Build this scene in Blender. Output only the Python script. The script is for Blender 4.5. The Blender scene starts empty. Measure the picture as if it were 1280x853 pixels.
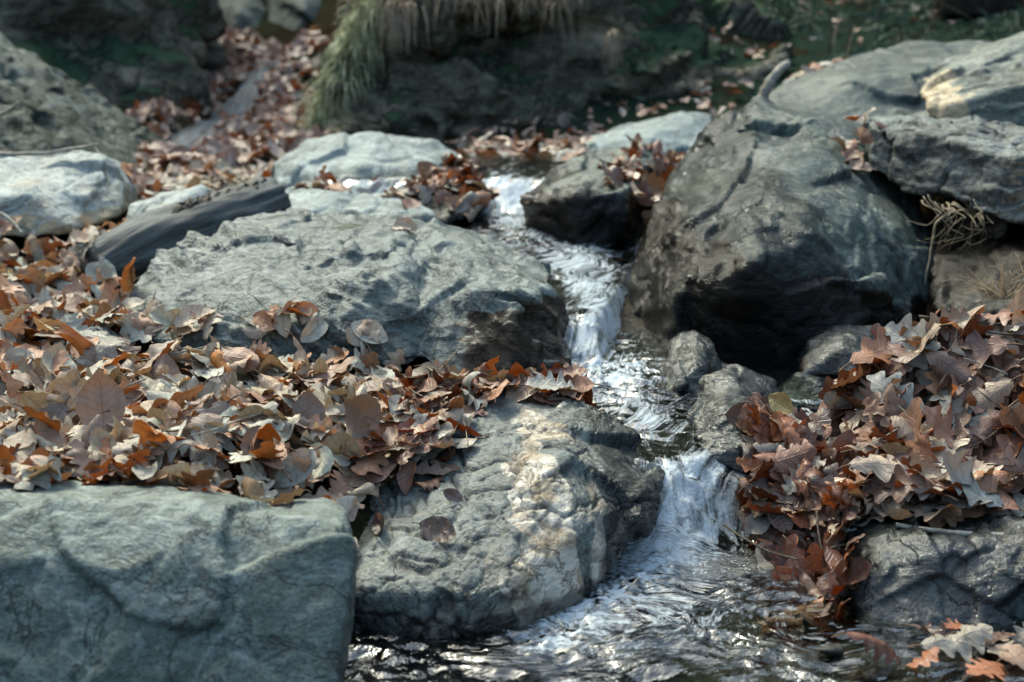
import bpy, bmesh, math, random, time
import numpy as np
from mathutils import Vector
T0 = time.time()
random.seed(7); RNG = np.random.default_rng(7)
scene = bpy.context.scene
COL = scene.collection

# ------------------------------------------------------------------ camera
H, PITCH, F = 1.0, math.radians(14.0), 1778.0
cp, sp = math.cos(PITCH), math.sin(PITCH)
def at(u, v, Y):
    """point at distance Y (metres along the ground) under photo pixel u, v"""
    a, b = (u-640)/F, (426.5-v)/F
    d = np.array([a, cp+b*sp, -sp+b*cp])
    return np.array([0, 0, H]) + d*(Y/d[1])
def proj(P):
    Q = P-np.array([0, 0, H])
    dep = Q[:, 1]*cp-Q[:, 2]*sp
    up = Q[:, 1]*sp+Q[:, 2]*cp
    return 640+F*Q[:, 0]/dep, 426.5-F*up/dep, dep
cam = bpy.data.cameras.new('camera'); camo = bpy.data.objects.new('camera', cam); COL.objects.link(camo)
camo.location = (0, 0, H); camo.rotation_euler = (math.pi/2-PITCH, 0, 0)
cam.lens = 36*F/1280; cam.sensor_width = 36; cam.clip_end = 500; cam.clip_start = .05
cam.dof.use_dof = True; cam.dof.focus_distance = 2.72; cam.dof.aperture_fstop = 3.3
scene.camera = camo

# ------------------------------------------------------------------ noise
_r = np.random.default_rng(3)
PERM = _r.permutation(256); PERM = np.concatenate([PERM, PERM, PERM])
GRAD = _r.normal(size=(256, 3)); GRAD /= np.linalg.norm(GRAD, axis=1)[:, None]
def perlin(p):
    p = np.asarray(p, float)
    i = np.floor(p).astype(int); f = p-i; w = f*f*f*(f*(f*6-15)+10)
    i &= 255
    out = 0
    for dx in (0, 1):
        wx = w[:, 0] if dx else 1-w[:, 0]
        for dy in (0, 1):
            wy = w[:, 1] if dy else 1-w[:, 1]
            for dz in (0, 1):
                wz = w[:, 2] if dz else 1-w[:, 2]
                h = PERM[PERM[PERM[i[:, 0]+dx]+i[:, 1]+dy]+i[:, 2]+dz]
                g = GRAD[h]
                out = out+wx*wy*wz*(g[:, 0]*(f[:, 0]-dx)+g[:, 1]*(f[:, 1]-dy)+g[:, 2]*(f[:, 2]-dz))
    return out*1.5
def fbm(p, o=4, gain=.5):
    a, s, r = 1.0, 1.0, 0
    for k in range(o):
        r = r+a*perlin(p*s+k*17.3); a *= gain; s *= 2.03
    return r
def ridged(p, o=3, gain=.5):
    a, s, r = 1.0, 1.0, 0
    for k in range(o):
        r = r+a*(1-2*np.abs(perlin(p*s+k*11.7))); a *= gain; s *= 2.07
    return r-.6
def facet(p, seed=0):
    """offset of a chiselled surface: each cell carries its own tilted plane"""
    i = np.floor(p).astype(int); best = np.full(len(p), 9e9); sec = np.full(len(p), 9e9); off = np.zeros(len(p))
    for dx in (-1, 0, 1):
        for dy in (-1, 0, 1):
            for dz in (-1, 0, 1):
                c = i+np.array([dx, dy, dz]); h = PERM[PERM[PERM[(c[:, 0]+seed) & 255]+(c[:, 1] & 255)]+(c[:, 2] & 255)]
                s = c+.5+.45*GRAD[(h+91) & 255]
                d = p-s; q = (d*d).sum(1); m = q < best
                sec = np.where(m, best, np.minimum(sec, q)); best[m] = q[m]
                g = GRAD[h]
                off[m] = ((d*g).sum(1)+.35*g[:, 0])[m]
    return off, np.sqrt(sec)-np.sqrt(best)
def sstep(a, b, x):
    t = np.clip((x-a)/(b-a), 0, 1); return t*t*(3-2*t)
def nrm(v):
    v = np.asarray(v, float); return v/np.linalg.norm(v)
def in_poly(px, py, poly):
    r = np.zeros(len(px), bool); n = len(poly)
    for k in range(n):
        x0, y0 = poly[k]; x1, y1 = poly[(k+1) % n]
        c = (y0 > py) != (y1 > py)
        r ^= c & (px < (x1-x0)*(py-y0)/(y1-y0+1e-12)+x0)
    return r

# ------------------------------------------------------------------ mesh helpers
def mesh_from(name, V, faces, mat=None, attrs=None, smooth=True):
    me = bpy.data.meshes.new(name)
    V = np.asarray(V, np.float32)
    if isinstance(faces, np.ndarray):
        n, k = faces.shape
        me.vertices.add(len(V)); me.vertices.foreach_set('co', V.ravel())
        me.loops.add(n*k); me.loops.foreach_set('vertex_index', faces.ravel().astype(np.int32))
        me.polygons.add(n); me.polygons.foreach_set('loop_start', (np.arange(n)*k).astype(np.int32))
        me.polygons.foreach_set('loop_total', np.full(n, k, np.int32))
        me.update(calc_edges=True)
    else:
        me.from_pydata([tuple(v) for v in V], [], faces); me.update()
    if smooth: me.polygons.foreach_set('use_smooth', np.ones(len(me.polygons), bool))
    for k, a in (attrs or {}).items():
        set_attr(me, k, a)
    if mat: me.materials.append(mat)
    return me
def set_attr(me, k, a):
    a = np.asarray(a, np.float32)
    if a.ndim == 1:
        at_ = me.attributes.new(k, 'FLOAT', 'POINT'); at_.data.foreach_set('value', a)
    elif a.shape[1] == 3:
        at_ = me.attributes.new(k, 'FLOAT_VECTOR', 'POINT'); at_.data.foreach_set('vector', a.ravel())
    else:
        at_ = me.attributes.new(k, 'FLOAT_COLOR', 'POINT'); at_.data.foreach_set('color', a.ravel())
def link(name, me, parent=None, loc=(0, 0, 0), label=None, cat=None, group=None, kind=None):
    o = bpy.data.objects.new(name, me); COL.objects.link(o); o.location = loc
    if parent is not None: o.parent = parent
    if label: o['label'] = label
    if cat: o['category'] = cat
    if group: o['group'] = group
    if kind: o['kind'] = kind
    return o
def grid_faces(nu, nv):
    a = np.arange(nu*nv).reshape(nu, nv)
    return np.stack([a[:-1, :-1], a[1:, :-1], a[1:, 1:], a[:-1, 1:]], -1).reshape(-1, 4)
def tube(pts, rads, n=7, noise=0.0, cap=True):
    P = np.asarray(pts, float); m = len(P); V = []
    T = np.gradient(P, axis=0); ref = np.array([.31, .2, .93])
    for k in range(m):
        t = nrm(T[k]); a = nrm(np.cross(t, ref)); b = np.cross(t, a)
        for j in range(n):
            th = 2*math.pi*j/n; r = rads[k]*(1+noise*RNG.uniform(-1, 1))
            V.append(P[k]+r*(math.cos(th)*a+math.sin(th)*b))
    Fc = [(k*n+j, k*n+(j+1) % n, (k+1)*n+(j+1) % n, (k+1)*n+j) for k in range(m-1) for j in range(n)]
    if cap: Fc += [tuple(range(n-1, -1, -1)), tuple((m-1)*n+j for j in range(n))]
    return V, Fc
def merge(parts):
    V, Fc = [], []
    for v, f in parts:
        b = len(V); V += list(v); Fc += [tuple(i+b for i in q) for q in f]
    return V, Fc
def spline(pts, n):
    P = np.asarray(pts, float); m = len(P); out = []
    for t in np.linspace(0, m-1-1e-6, n):
        i = int(t); f = t-i
        p0, p1, p2, p3 = P[max(i-1, 0)], P[i], P[i+1], P[min(i+2, m-1)]
        out.append(.5*(2*p1+(p2-p0)*f+(2*p0-5*p1+4*p2-p3)*f*f+(3*p1-p0-3*p2+p3)*f**3))
    return np.array(out)

# ------------------------------------------------------------------ materials
class NT:
    def __init__(s, name):
        s.m = bpy.data.materials.new(name); s.m.use_nodes = True; s.t = s.m.node_tree
        s.t.nodes.clear(); s.out = s.n('ShaderNodeOutputMaterial')
    def n(s, typ, **kw):
        x = s.t.nodes.new(typ)
        for k, v in kw.items(): setattr(x, k, v)
        return x
    def set(s, sock, v):
        if hasattr(v, 'is_linked') or hasattr(v, 'links'): s.t.links.new(v, sock)
        elif isinstance(v, (tuple, list)) and len(v) == 3 and sock.type == 'RGBA': sock.default_value = (*v, 1)
        else: sock.default_value = v
    def attr(s, name, out='Fac'):
        x = s.n('ShaderNodeAttribute'); x.attribute_name = name; return x.outputs[out]
    def sep(s, v):
        x = s.n('ShaderNodeSeparateXYZ'); s.set(x.inputs[0], v); return x.outputs
    def obj(s): return s.n('ShaderNodeTexCoord').outputs['Object']
    def mapping(s, v, scale=(1, 1, 1), rot=(0, 0, 0), loc=(0, 0, 0)):
        x = s.n('ShaderNodeMapping'); s.set(x.inputs[0], v)
        x.inputs['Scale'].default_value = scale; x.inputs['Rotation'].default_value = rot; x.inputs['Location'].default_value = loc
        return x.outputs[0]
    def noise(s, v, scale, detail=4, rough=.55, dist=0, typ='FBM', out='Fac'):
        x = s.n('ShaderNodeTexNoise'); x.noise_type = typ
        s.set(x.inputs['Vector'], v); x.inputs['Scale'].default_value = scale; x.inputs['Detail'].default_value = detail
        x.inputs['Roughness'].default_value = rough; x.inputs['Distortion'].default_value = dist
        return x.outputs[out]
    def ramp(s, v, stops):
        x = s.n('ShaderNodeValToRGB'); s.set(x.inputs[0], v); e = x.color_ramp.elements
        while len(e) < len(stops): e.new(.5)
        for k, (p, c) in enumerate(stops):
            e[k].position = p; e[k].color = (c, c, c, 1) if not isinstance(c, tuple) else (*c, 1)
        return x.outputs[0]
    def mix(s, f, a, b, mode='MIX'):
        x = s.n('ShaderNodeMix'); x.data_type = 'RGBA'; x.blend_type = mode
        s.set(x.inputs[0], f); s.set(x.inputs[6], a); s.set(x.inputs[7], b); return x.outputs[2]
    def math(s, op, a, b=0.0, c=None, clamp=False):
        x = s.n('ShaderNodeMath'); x.operation = op; x.use_clamp = clamp
        s.set(x.inputs[0], a); s.set(x.inputs[1], b)
        if c is not None: s.set(x.inputs[2], c)
        return x.outputs[0]
    def bump(s, h, strength=.5, dist=.01, normal=None):
        x = s.n('ShaderNodeBump'); s.set(x.inputs['Height'], h); x.inputs['Strength'].default_value = strength
        x.inputs['Distance'].default_value = dist
        if normal is not None: s.set(x.inputs['Normal'], normal)
        return x.outputs[0]
    def bsdf(s, **kw):
        x = s.n('ShaderNodeBsdfPrincipled')
        for k, v in kw.items(): s.set(x.inputs[k.replace('_', ' ')], v)
        return x.outputs[0]
    def mixsh(s, f, a, b):
        x = s.n('ShaderNodeMixShader'); s.set(x.inputs[0], f); s.set(x.inputs[1], a); s.set(x.inputs[2], b); return x.outputs[0]
    def done(s, sh):
        s.t.links.new(sh, s.out.inputs[0]); return s.m

def rock_mat(name, base, dark, pale, alt=None, moss=(.035, .05, .02), scale=1.0, foliate=(1, 1, 2.6), rot=(.5, .3, 0), rough=.62, paleamt=.5, veins=.35, seed=0., bumpk=1.0, blotch=None, spec=.4, wspec=.3, wrough=.2):
    m = NT(name); o = m.obj()
    a = m.attr('mask', 'Color'); x = m.n('ShaderNodeSeparateColor'); m.set(x.inputs[0], a); wet, altm, mossm = x.outputs[0], x.outputs[1], x.outputs[2]
    q = m.mapping(o, tuple(scale*f for f in foliate), rot, (seed, seed*.7, seed*1.3))
    big = m.noise(q, 3.2, 5, .6, .6)
    mid = m.noise(q, 11, 6, .65, 1.0)
    fine = m.noise(q, 60, 5, .7, .3)
    col = m.mix(m.ramp(big, [(.32, 0.), (.66, 1.)]), dark, base)
    col = m.mix(m.math('MULTIPLY', m.ramp(mid, [(.46, 0.), (.66, 1.)]), paleamt), col, pale)
    if blotch:
        col = m.mix(m.math('MULTIPLY', m.ramp(m.noise(o, 6*scale, 5, .6, .4), [(.52, 0.), (.64, 1.)]), .7), col, blotch)
    sp_ = m.noise(o, 140*scale, 4, .7)
    col = m.mix(m.ramp(sp_, [(.36, .55), (.5, 0.)]), col, tuple(.45*c for c in dark))
    col = m.mix(m.ramp(sp_, [(.56, 0.), (.74, .5)]), col, tuple(min(.75, 1.35*c) for c in pale))
    # hairline cracks and pale mineral veins
    vn = m.noise(m.mapping(o, (scale, scale, scale), (0.3, .9, .2)), 4.5, 6, .62, .8)
    line = m.math('ABSOLUTE', m.math('SUBTRACT', vn, .5))
    crack = m.ramp(line, [(0.0, 1.), (.012, 0.)])
    vn2 = m.noise(m.mapping(o, (scale, scale*2.2, scale), (1.1, .2, .7)), 3.1, 5, .6, 1.2)
    vein = m.ramp(m.math('ABSOLUTE', m.math('SUBTRACT', vn2, .52)), [(0.0, 1.), (.02, 0.)])
    col = m.mix(m.math('MULTIPLY', vein, veins), col, tuple(min(.8, 1.6*c) for c in pale))
    col = m.mix(m.math('MULTIPLY', crack, .6), col, tuple(.35*c for c in dark))
    if alt:
        an = m.noise(o, 16*scale, 6, .7, .8)
        ac = m.mix(m.ramp(an, [(.38, 0.), (.6, 1.)]), alt[0], alt[1])
        ac = m.mix(m.math('MULTIPLY', crack, .7), ac, tuple(.3*c for c in alt[0]))
        am = m.math('MULTIPLY', altm, 1.0)
        am = m.ramp(m.math('ADD', am, m.math('MULTIPLY', m.math('SUBTRACT', an, .5), 1.0)), [(.45, 0.), (.55, 1.)])
        am = m.math('MULTIPLY', am, m.math('GREATER_THAN', altm, .01))
        col = m.mix(am, col, ac)
    col = m.mix(m.math('MULTIPLY', m.attr('crack'), .75), col, (.03, .025, .018))
    mn = m.noise(o, 30, 5, .7)
    mm = m.ramp(m.math('ADD', mossm, m.math('MULTIPLY', m.math('SUBTRACT', mn, .5), 1.2)), [(.45, 0.), (.6, 1.)])
    mm = m.math('MULTIPLY', mm, m.math('GREATER_THAN', mossm, .01))
    mc = m.mix(m.noise(o, 90, 3, .6), tuple(.5*c for c in moss), tuple(1.5*c for c in moss))
    col = m.mix(mm, col, mc)
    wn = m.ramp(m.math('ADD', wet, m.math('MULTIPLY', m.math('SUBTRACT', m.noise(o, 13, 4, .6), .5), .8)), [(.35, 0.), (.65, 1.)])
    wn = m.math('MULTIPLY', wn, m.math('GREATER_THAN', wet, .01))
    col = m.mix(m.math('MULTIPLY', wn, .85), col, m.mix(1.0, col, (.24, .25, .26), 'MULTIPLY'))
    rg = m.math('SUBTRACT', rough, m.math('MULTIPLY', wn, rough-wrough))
    rg = m.math('ADD', rg, m.math('MULTIPLY', mm, .2))
    h = m.math('ADD', m.math('MULTIPLY', mid, .6), m.math('MULTIPLY', fine, .28))
    h = m.math('ADD', h, m.math('MULTIPLY', m.noise(o, 220*scale, 3, .7), .07))
    h = m.math('SUBTRACT', h, m.math('MULTIPLY', crack, .12))
    h = m.math('ADD', h, m.math('MULTIPLY', m.math('MULTIPLY', mm, mn), .5))
    nr = m.bump(h, .75*bumpk, .022/scale)
    return m.done(m.bsdf(Base_Color=col, Roughness=rg, Normal=nr, Specular_IOR_Level=m.math('SUBTRACT', spec, m.math('MULTIPLY', wn, spec-wspec))))

GG = dict(base=(.20, .245, .235), dark=(.085, .115, .11), pale=(.37, .42, .41))
M = {}
M['slab'] = rock_mat('slab_stone', (0.157, 0.186, 0.164), (0.061, 0.077, 0.065), (0.265, 0.3, 0.276), foliate=(1, 1, 1.6), rot=(.2, .5, .1), veins=.3, seed=1.3, blotch=(.10, .12, .095), bumpk=1.25, paleamt=.65)
M['front'] = rock_mat('fractured_stone', (0.141, 0.158, 0.143), (0.0508, 0.0585, 0.0526), (0.247, 0.268, 0.246), alt=((.27, .20, .12), (.55, .50, .42)), foliate=(1, 1, 1.3), seed=4.1, veins=.25, blotch=(.19, .155, .11), bumpk=1.3, rough=.5, spec=.5)
M['ridge'] = rock_mat('ridged_stone', (0.111, 0.137, 0.128), (0.0417, 0.055, 0.0517), (0.221, 0.248, 0.234), alt=((.035, .022, .012), (.11, .075, .04)), foliate=(1, 1, 2.4), rot=(.2, .75, .3), veins=.3, seed=2.2, bumpk=1.35, paleamt=.65, rough=.46, spec=.5)
M['pale'] = rock_mat('pale_stone', (0.29, 0.317, 0.304), (0.158, 0.176, 0.163), (0.458, 0.484, 0.466), foliate=(1, 1, 2.5), rot=(.1, .2, 0), veins=.25, seed=6.0, blotch=(.27, .23, .16), alt=((.16, .13, .08), (.3, .25, .16)))
M['cool'] = rock_mat('cool_stone', (0.234, 0.271, 0.262), (0.104, 0.126, 0.121), (0.372, 0.412, 0.395), foliate=(1, 1, 2), rot=(.3, .4, 0), veins=.4, seed=9.0)
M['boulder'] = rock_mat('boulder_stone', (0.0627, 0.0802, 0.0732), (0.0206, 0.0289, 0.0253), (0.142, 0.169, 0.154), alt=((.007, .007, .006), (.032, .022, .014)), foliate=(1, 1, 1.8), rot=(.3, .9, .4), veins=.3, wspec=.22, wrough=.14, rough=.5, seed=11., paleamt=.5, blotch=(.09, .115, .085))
M['plate'] = rock_mat('layered_stone', (0.153, 0.172, 0.157), (0.0506, 0.0535, 0.0447), (0.289, 0.305, 0.289), alt=((.26, .18, .10), (.45, .36, .25)), foliate=(1, 1, 3.2), rot=(.15, .1, 0), veins=.2, seed=13.)
M['golden'] = rock_mat('sun_tinted_end_stone', (0.145, 0.162, 0.14), (0.051, 0.0595, 0.0467), (0.272, 0.289, 0.255), alt=((.32, .24, .14), (.54, .45, .31)), foliate=(1, 1, 3), rot=(.5, .2, .2), seed=15.)  # golden alt tones are warm sunlight put into the end's colour
M['wet'] = rock_mat('wet_stone', (0.0498, 0.0599, 0.0528), (0.0177, 0.0221, 0.0194), (0.105, 0.118, 0.109), alt=((.05, .03, .015), (.12, .08, .04)), foliate=(1, 1, 1.6), rot=(.7, .3, .1), wspec=.6, wrough=.07, seed=17., veins=.3)
M['cliff'] = rock_mat('mossy_cliff', (0.127, 0.122, 0.0922), (0.0302, 0.0312, 0.0227), (0.296, 0.276, 0.204), moss=(.05, .082, .046), foliate=(1, 1, 2.5), rot=(.1, .15, 0), seed=20., scale=.45, veins=.05, spec=.08, alt=((.13, .11, .075), (.30, .25, .17)), bumpk=1.6)
M['tilted'] = rock_mat('tilted_slab_stone', (0.088, 0.106, 0.088), (0.0264, 0.0317, 0.0238), (0.185, 0.211, 0.194), moss=(.020, .028, .014), foliate=(1, 1, 2.5), rot=(0, .6, 0), seed=23., scale=.6, veins=.1, spec=.2)
M['pebble'] = rock_mat('pebble_stone', (.12, .11, .085), (.05, .045, .03), (.24, .22, .18), seed=27., scale=3)

def ground_mat():
    m = NT('forest_floor'); o = m.obj()
    n1 = m.noise(o, 2.2, 6, .65); n2 = m.noise(o, 28, 6, .7); n3 = m.noise(o, 110, 4, .7)
    c = m.mix(m.ramp(n1, [(.4, 0.), (.6, 1.)]), (.022, .016, .010), (.035, .04, .022))
    c = m.mix(m.ramp(n2, [(.5, 0.), (.66, .8)]), c, (.085, .05, .028))
    c = m.mix(m.ramp(n3, [(.62, 0.), (.72, .5)]), c, (.12, .075, .045))
    moss = m.attr('moss'); mn = m.noise(o, 5, 5, .6)
    c = m.mix(m.math('MULTIPLY', moss, m.ramp(mn, [(.36, 0.), (.5, 1.)])), c, m.mix(n3, (.010, .018, .012), (.045, .075, .052)))
    wet = m.attr('wet')
    c = m.mix(wet, c, m.mix(m.ramp(n2, [(.42, 0.), (.6, 1.)]), (.015, .013, .010), (.10, .085, .06)))
    h = m.math('ADD', n2, m.math('MULTIPLY', n3, .5))
    return m.done(m.bsdf(Base_Color=c, Roughness=.8, Normal=m.bump(h, .9, .05), Specular_IOR_Level=m.math('MULTIPLY', wet, .35)))
M['ground'] = ground_mat()

def leaf_mat():
    m = NT('dead_leaf'); lc = m.attr('lc', 'Vector'); t, s, r = m.sep(lc)
    tint = m.attr('tint', 'Color'); o = m.obj()
    a = m.math('ABSOLUTE', s)
    # side veins sweep forward from the midrib
    ph = m.math('MULTIPLY', m.math('SUBTRACT', t, m.math('MULTIPLY', a, .16)), 9.0)
    fr = m.math('ABSOLUTE', m.math('SUBTRACT', m.math('FRACT', ph), .5))
    side = m.ramp(fr, [(0.0, 1.), (.11, 0.)])
    rib = m.ramp(a, [(.015, 1.), (.05, 0.)])
    vein = m.math('MAXIMUM', m.math('MULTIPLY', side, .75), rib)
    cv = m.n('ShaderNodeCombineXYZ'); m.set(cv.inputs[0], t); m.set(cv.inputs[1], m.math('MULTIPLY', s, .6)); m.set(cv.inputs[2], m.math('MULTIPLY', r, 40.))
    n1 = m.noise(cv.outputs[0], 3.5, 5, .6); n2 = m.noise(cv.outputs[0], 26, 4, .7); n3 = m.noise(cv.outputs[0], 9, 4, .65)
    col = m.mix(m.ramp(n1, [(.35, 0.), (.68, .75)]), tint, m.mix(1.0, tint, (.56, .46, .38), 'MULTIPLY'))
    col = m.mix(m.ramp(n3, [(.54, 0.), (.72, .6)]), col, m.mix(1.0, tint, (1.3, 1.25, 1.2), 'MULTIPLY'))
    col = m.mix(m.ramp(n2, [(.60, 0.), (.72, .65)]), col, (.035, .022, .014))
    col = m.mix(m.math('MULTIPLY', vein, .58), col, m.mix(1.0, tint, (.42, .35, .30), 'MULTIPLY'))
    bk = m.n('ShaderNodeNewGeometry').outputs['Backfacing']
    col = m.mix(m.math('MULTIPLY', bk, .28), col, (.42, .37, .34))
    h = m.math('SUBTRACT', m.math('MULTIPLY', n2, .25), m.math('MULTIPLY', vein, .5))
    nr = m.bump(h, .55, .004)
    wet = m.attr('wet')
    col = m.mix(wet, col, m.mix(1.0, col, (.62, .50, .44), 'MULTIPLY'))
    b = m.bsdf(Base_Color=col, Roughness=m.math('SUBTRACT', .52, m.math('MULTIPLY', wet, .32)), Normal=nr, Specular_IOR_Level=.42)
    tr = m.n('ShaderNodeBsdfTranslucent'); m.set(tr.inputs[0], m.mix(1.0, col, (1.0, .62, .38), 'MULTIPLY')); m.set(tr.inputs['Normal'], nr)
    return m.done(m.mixsh(.15, b, tr.outputs[0]))
M['leaf'] = leaf_mat()

def simple(name, c1, c2, scale=40, rough=.7, stretch=(1, 1, 1), bump=.5, trans=0):
    m = NT(name); o = m.mapping(m.obj(), stretch)
    n = m.noise(o, scale, 5, .65, .3); c = m.mix(m.ramp(n, [(.35, 0.), (.65, 1.)]), c1, c2)
    b = m.bsdf(Base_Color=c, Roughness=rough, Normal=m.bump(n, bump, .01), Specular_IOR_Level=.35)
    if trans:
        tr = m.n('ShaderNodeBsdfTranslucent'); m.set(tr.inputs[0], c); b = m.mixsh(trans, b, tr.outputs[0])
    return m.done(b)
M['stalk'] = simple('leaf_stalk', (.05, .025, .015), (.16, .09, .05))
M['twig'] = simple('grey_twig', (.16, .14, .11), (.36, .33, .28), 60, .7)
M['darktwig'] = simple('dark_twig', (.03, .022, .016), (.10, .075, .05), 60, .7)
M['root'] = simple('pale_root', (.16, .12, .07), (.34, .27, .18), 60, .7)
def log_mat():
    m = NT('weathered_wood'); v = m.attr('lc', 'Vector')
    g1 = m.noise(m.mapping(v, (.5, 3, 3)), 3.0, 6, .65, .4); g2 = m.noise(m.mapping(v, (.7, 9, 9)), 4.0, 4, .7); g3 = m.noise(v, 1.3, 4, .6)
    c = m.mix(m.ramp(g1, [(.35, 0.), (.65, 1.)]), (.055, .06, .06), (.15, .16, .16)); c = m.mix(m.ramp(g3, [(.5, 0.), (.7, .7)]), c, (.10, .085, .065))
    c = m.mix(m.ramp(g2, [(.3, .8), (.42, 0.)]), c, (.02, .018, .016))
    return m.done(m.bsdf(Base_Color=c, Roughness=.6, Specular_IOR_Level=.3, Normal=m.bump(m.math('ADD', g1, m.math('MULTIPLY', g2, .6)), .8, .012)))
M['log'] = log_mat()
M['bark'] = simple('bark', (.03, .025, .02), (.10, .08, .06), 26, .85, (1, 1, .35), 1.0)
M['trunkbark'] = simple('dark_bark', (.014, .012, .010), (.05, .042, .034), 14, .85, (1, 1, .25), 1.0)
M['drygrass'] = simple('dry_grass', (.20, .15, .10), (.42, .34, .25), 30, .7, trans=.3)
M['greengrass'] = simple('moss_grass', (.14, .18, .08), (.60, .60, .38), 20, .55, trans=.35)  # pale tone raised so the tuft's sunlight sits in its colour
M['darkgreen'] = simple('slope_green', (.02, .034, .024), (.075, .115, .085), 6, .8, trans=.15)
M['fern'] = simple('fern_green', (.02, .06, .04), (.05, .11, .075), 30, .5, trans=.3)

# ------------------------------------------------------------------ water level and ground height
def level(x, y):
    """height of the water surface along the stream"""
    w = .03*np.sin(x*9)+.02*np.sin(x*23+1)
    yy = y+w*.8
    z = 0.0*x
    z = z+.135*sstep(2.36, 2.60, yy-.25*(x-.3))
    z = z+.03*sstep(2.6, 3.1, yy)
    y2 = yy-5*np.clip(x-.2, 0, .5)
    z = z+.075*sstep(3.10, 3.32, y2)
    z = z+.03*sstep(3.34, 4.1, y2)
    z = z+.03*sstep(4.1, 4.45, yy)
    z = z+.095*sstep(4.46, 4.66, yy)
    z = z+.012*sstep(4.7, 5.6, yy)
    return z
GP = []
def gp(x, y, z): GP.append((x, y, z))
for x in (-.3, 0., .3, .6): gp(x, 1.5, -.09); gp(x, 1.9, -.09)
for x in (-.05, .15, .4, .6): gp(x, 2.3, -.08)
for x in (.2, .3, .42): gp(x, 2.6, .06)
for x in (.15, .35, .6): gp(x, 2.9, .09)
gp(.85, 3.0, .10); gp(.9, 3.2, .11)
for y, z in ((3.3, .16), (3.7, .19), (4.1, .20)): gp(.12, y, z); gp(.3, y, z)
gp(-.05, 4.4, .24); gp(.1, 4.4, .24); gp(-.05, 4.75, .33); gp(.1, 4.75, .33); gp(-.1, 5.3, .345); gp(.2, 5.3, .345)
for p in ((-.75, 2.15, .19), (-.4, 2.2, .17), (-.22, 2.4, .12), (-.9, 2.7, .2), (-.4, 2.8, .175), (-.1, 2.75, .15), (-1.2, 3.5, .22), (-.7, 3.5, .2), (-1.4, 4.2, .25),
          (-.8, 4.3, .26), (-.4, 4.4, .25), (-1., 5., .31), (-.5, 5., .31), (-.8, 1.7, -.04), (-.45, 1.7, -.06), (-2.5, 2, .35), (-2.5, 3.5, .6), (-2.6, 5, .8), (-1.8, 5.2, .35),
          (.75, 2.2, -.035), (.62, 2.45, .0), (1., 2.3, -.01), (1.3, 2.3, -.01), (.75, 2.65, .12), (1., 2.55, .18), (.95, 2.75, .25), (1.3, 2.6, .25), (1.1, 3.0, .2), (1.4, 3.2, .15), (1.2, 3.6, .2), (1.5, 4, .3),
          (.9, 4.3, .36), (.6, 4.5, .36), (1.2, 5., .46), (2., 4.5, .6), (2.2, 3., .6), (2., 2., .4), (.9, 1.6, -.02), (1.6, 1.6, .1),
          (-1.0, 6, .34), (0, 6, .345), (1, 6, .42), (2, 6, .62), (-1.3, 7.5, .40), (-1.9, 7.5, .42), (-1.0, 7.5, .45), (-2.2, 10, .66), (-1.6, 10, .7), (-2.9, 12.5, 1.0), (-2.0, 12.5, 1.1),
          (-3, 16, 2.6), (0, 12, 3.0), (3, 12, 2.6), (-6, 10, 3.5), (6, 8, 3), (5, 4, 1.8), (-5, 4, 1.8), (0, -2, -.15), (-4, -2, 1.2), (4, -2, 1.2), (0, -5, .3), (0, -14, 3), (-9, -9, 5), (9, -9, 4), (8, 1, 5), (-8, 1, 6.5), (-7, 6, 5.5), (-12, 12, 13), (-6, 22, 15), (4, 22, 14), (14, 14, 13), (-14, 2, 12), (14, 2, 10),
          (1.5, 7.5, .72), (1.8, 9, 1.0), (3, 8, 1.15), (.9, 7.2, .8), (0., 8.5, 1.5), (-.7, 8.6, 1.3),
          (0, 40, 29), (25, 40, 31), (-25, 40, 33), (40, 0, 24), (-40, 0, 30), (0, -40, 10), (30, -30, 14), (-30, -30, 16), (0, 70, 45), (70, 0, 40), (-70, 0, 45), (0, -70, 16)): gp(*p)  # unseen hills here and above, heights raised to block low sky light
for p in ((352, 84, 8.6), (300, 60, 9.5), (250, 110, 8.), (262, 160, 6.9), (235, 192, 6.35), (330, 170, 6.5), (400, 180, 6.3), (200, 150, 6.6), (400, 140, 7.3), (290, 20, 11.5), (235, 0, 12.5), (380, 60, 9.6)): gp(*at(*p))
for p in ((1100, 830, 1.97), (1200, 800, 2.05), (1280, 850, 1.92), (1270, 790, 2.1), (1130, 785, 2.1)):
    q_ = at(*p); gp(q_[0], q_[1], -.03)
GP = np.array(GP)
def _phi(a, b): return np.sqrt(((a[:, None, :]-b[None])**2).sum(-1)+.02)
_A = _phi(GP[:, :2], GP[:, :2])+1e-4*np.eye(len(GP))
_n = len(GP); _L = np.zeros((_n+3, _n+3)); _L[:_n, :_n] = _A; _L[:_n, _n] = 1; _L[:_n, _n+1:] = GP[:, :2]; _L[_n:, :_n] = _L[:_n, _n:].T
_W = np.linalg.solve(_L, np.concatenate([GP[:, 2], [0, 0, 0]]))
def ground_z(x, y):
    x = np.atleast_1d(np.asarray(x, float)); y = np.atleast_1d(np.asarray(y, float)); r = np.empty(len(x))
    for k in range(0, len(x), 20000):
        q = np.stack([x[k:k+20000], y[k:k+20000]], 1)
        r[k:k+20000] = _phi(q, GP[:, :2])@_W[:_n]+_W[_n]+q@_W[_n+1:]
    P = np.stack([x, y, 0*x], 1)
    return r+.012*perlin(P*9)+.02*perlin(P*3.1)*(1+np.clip((np.hypot(x, y-3)-4)*.4, 0, 8))

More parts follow.
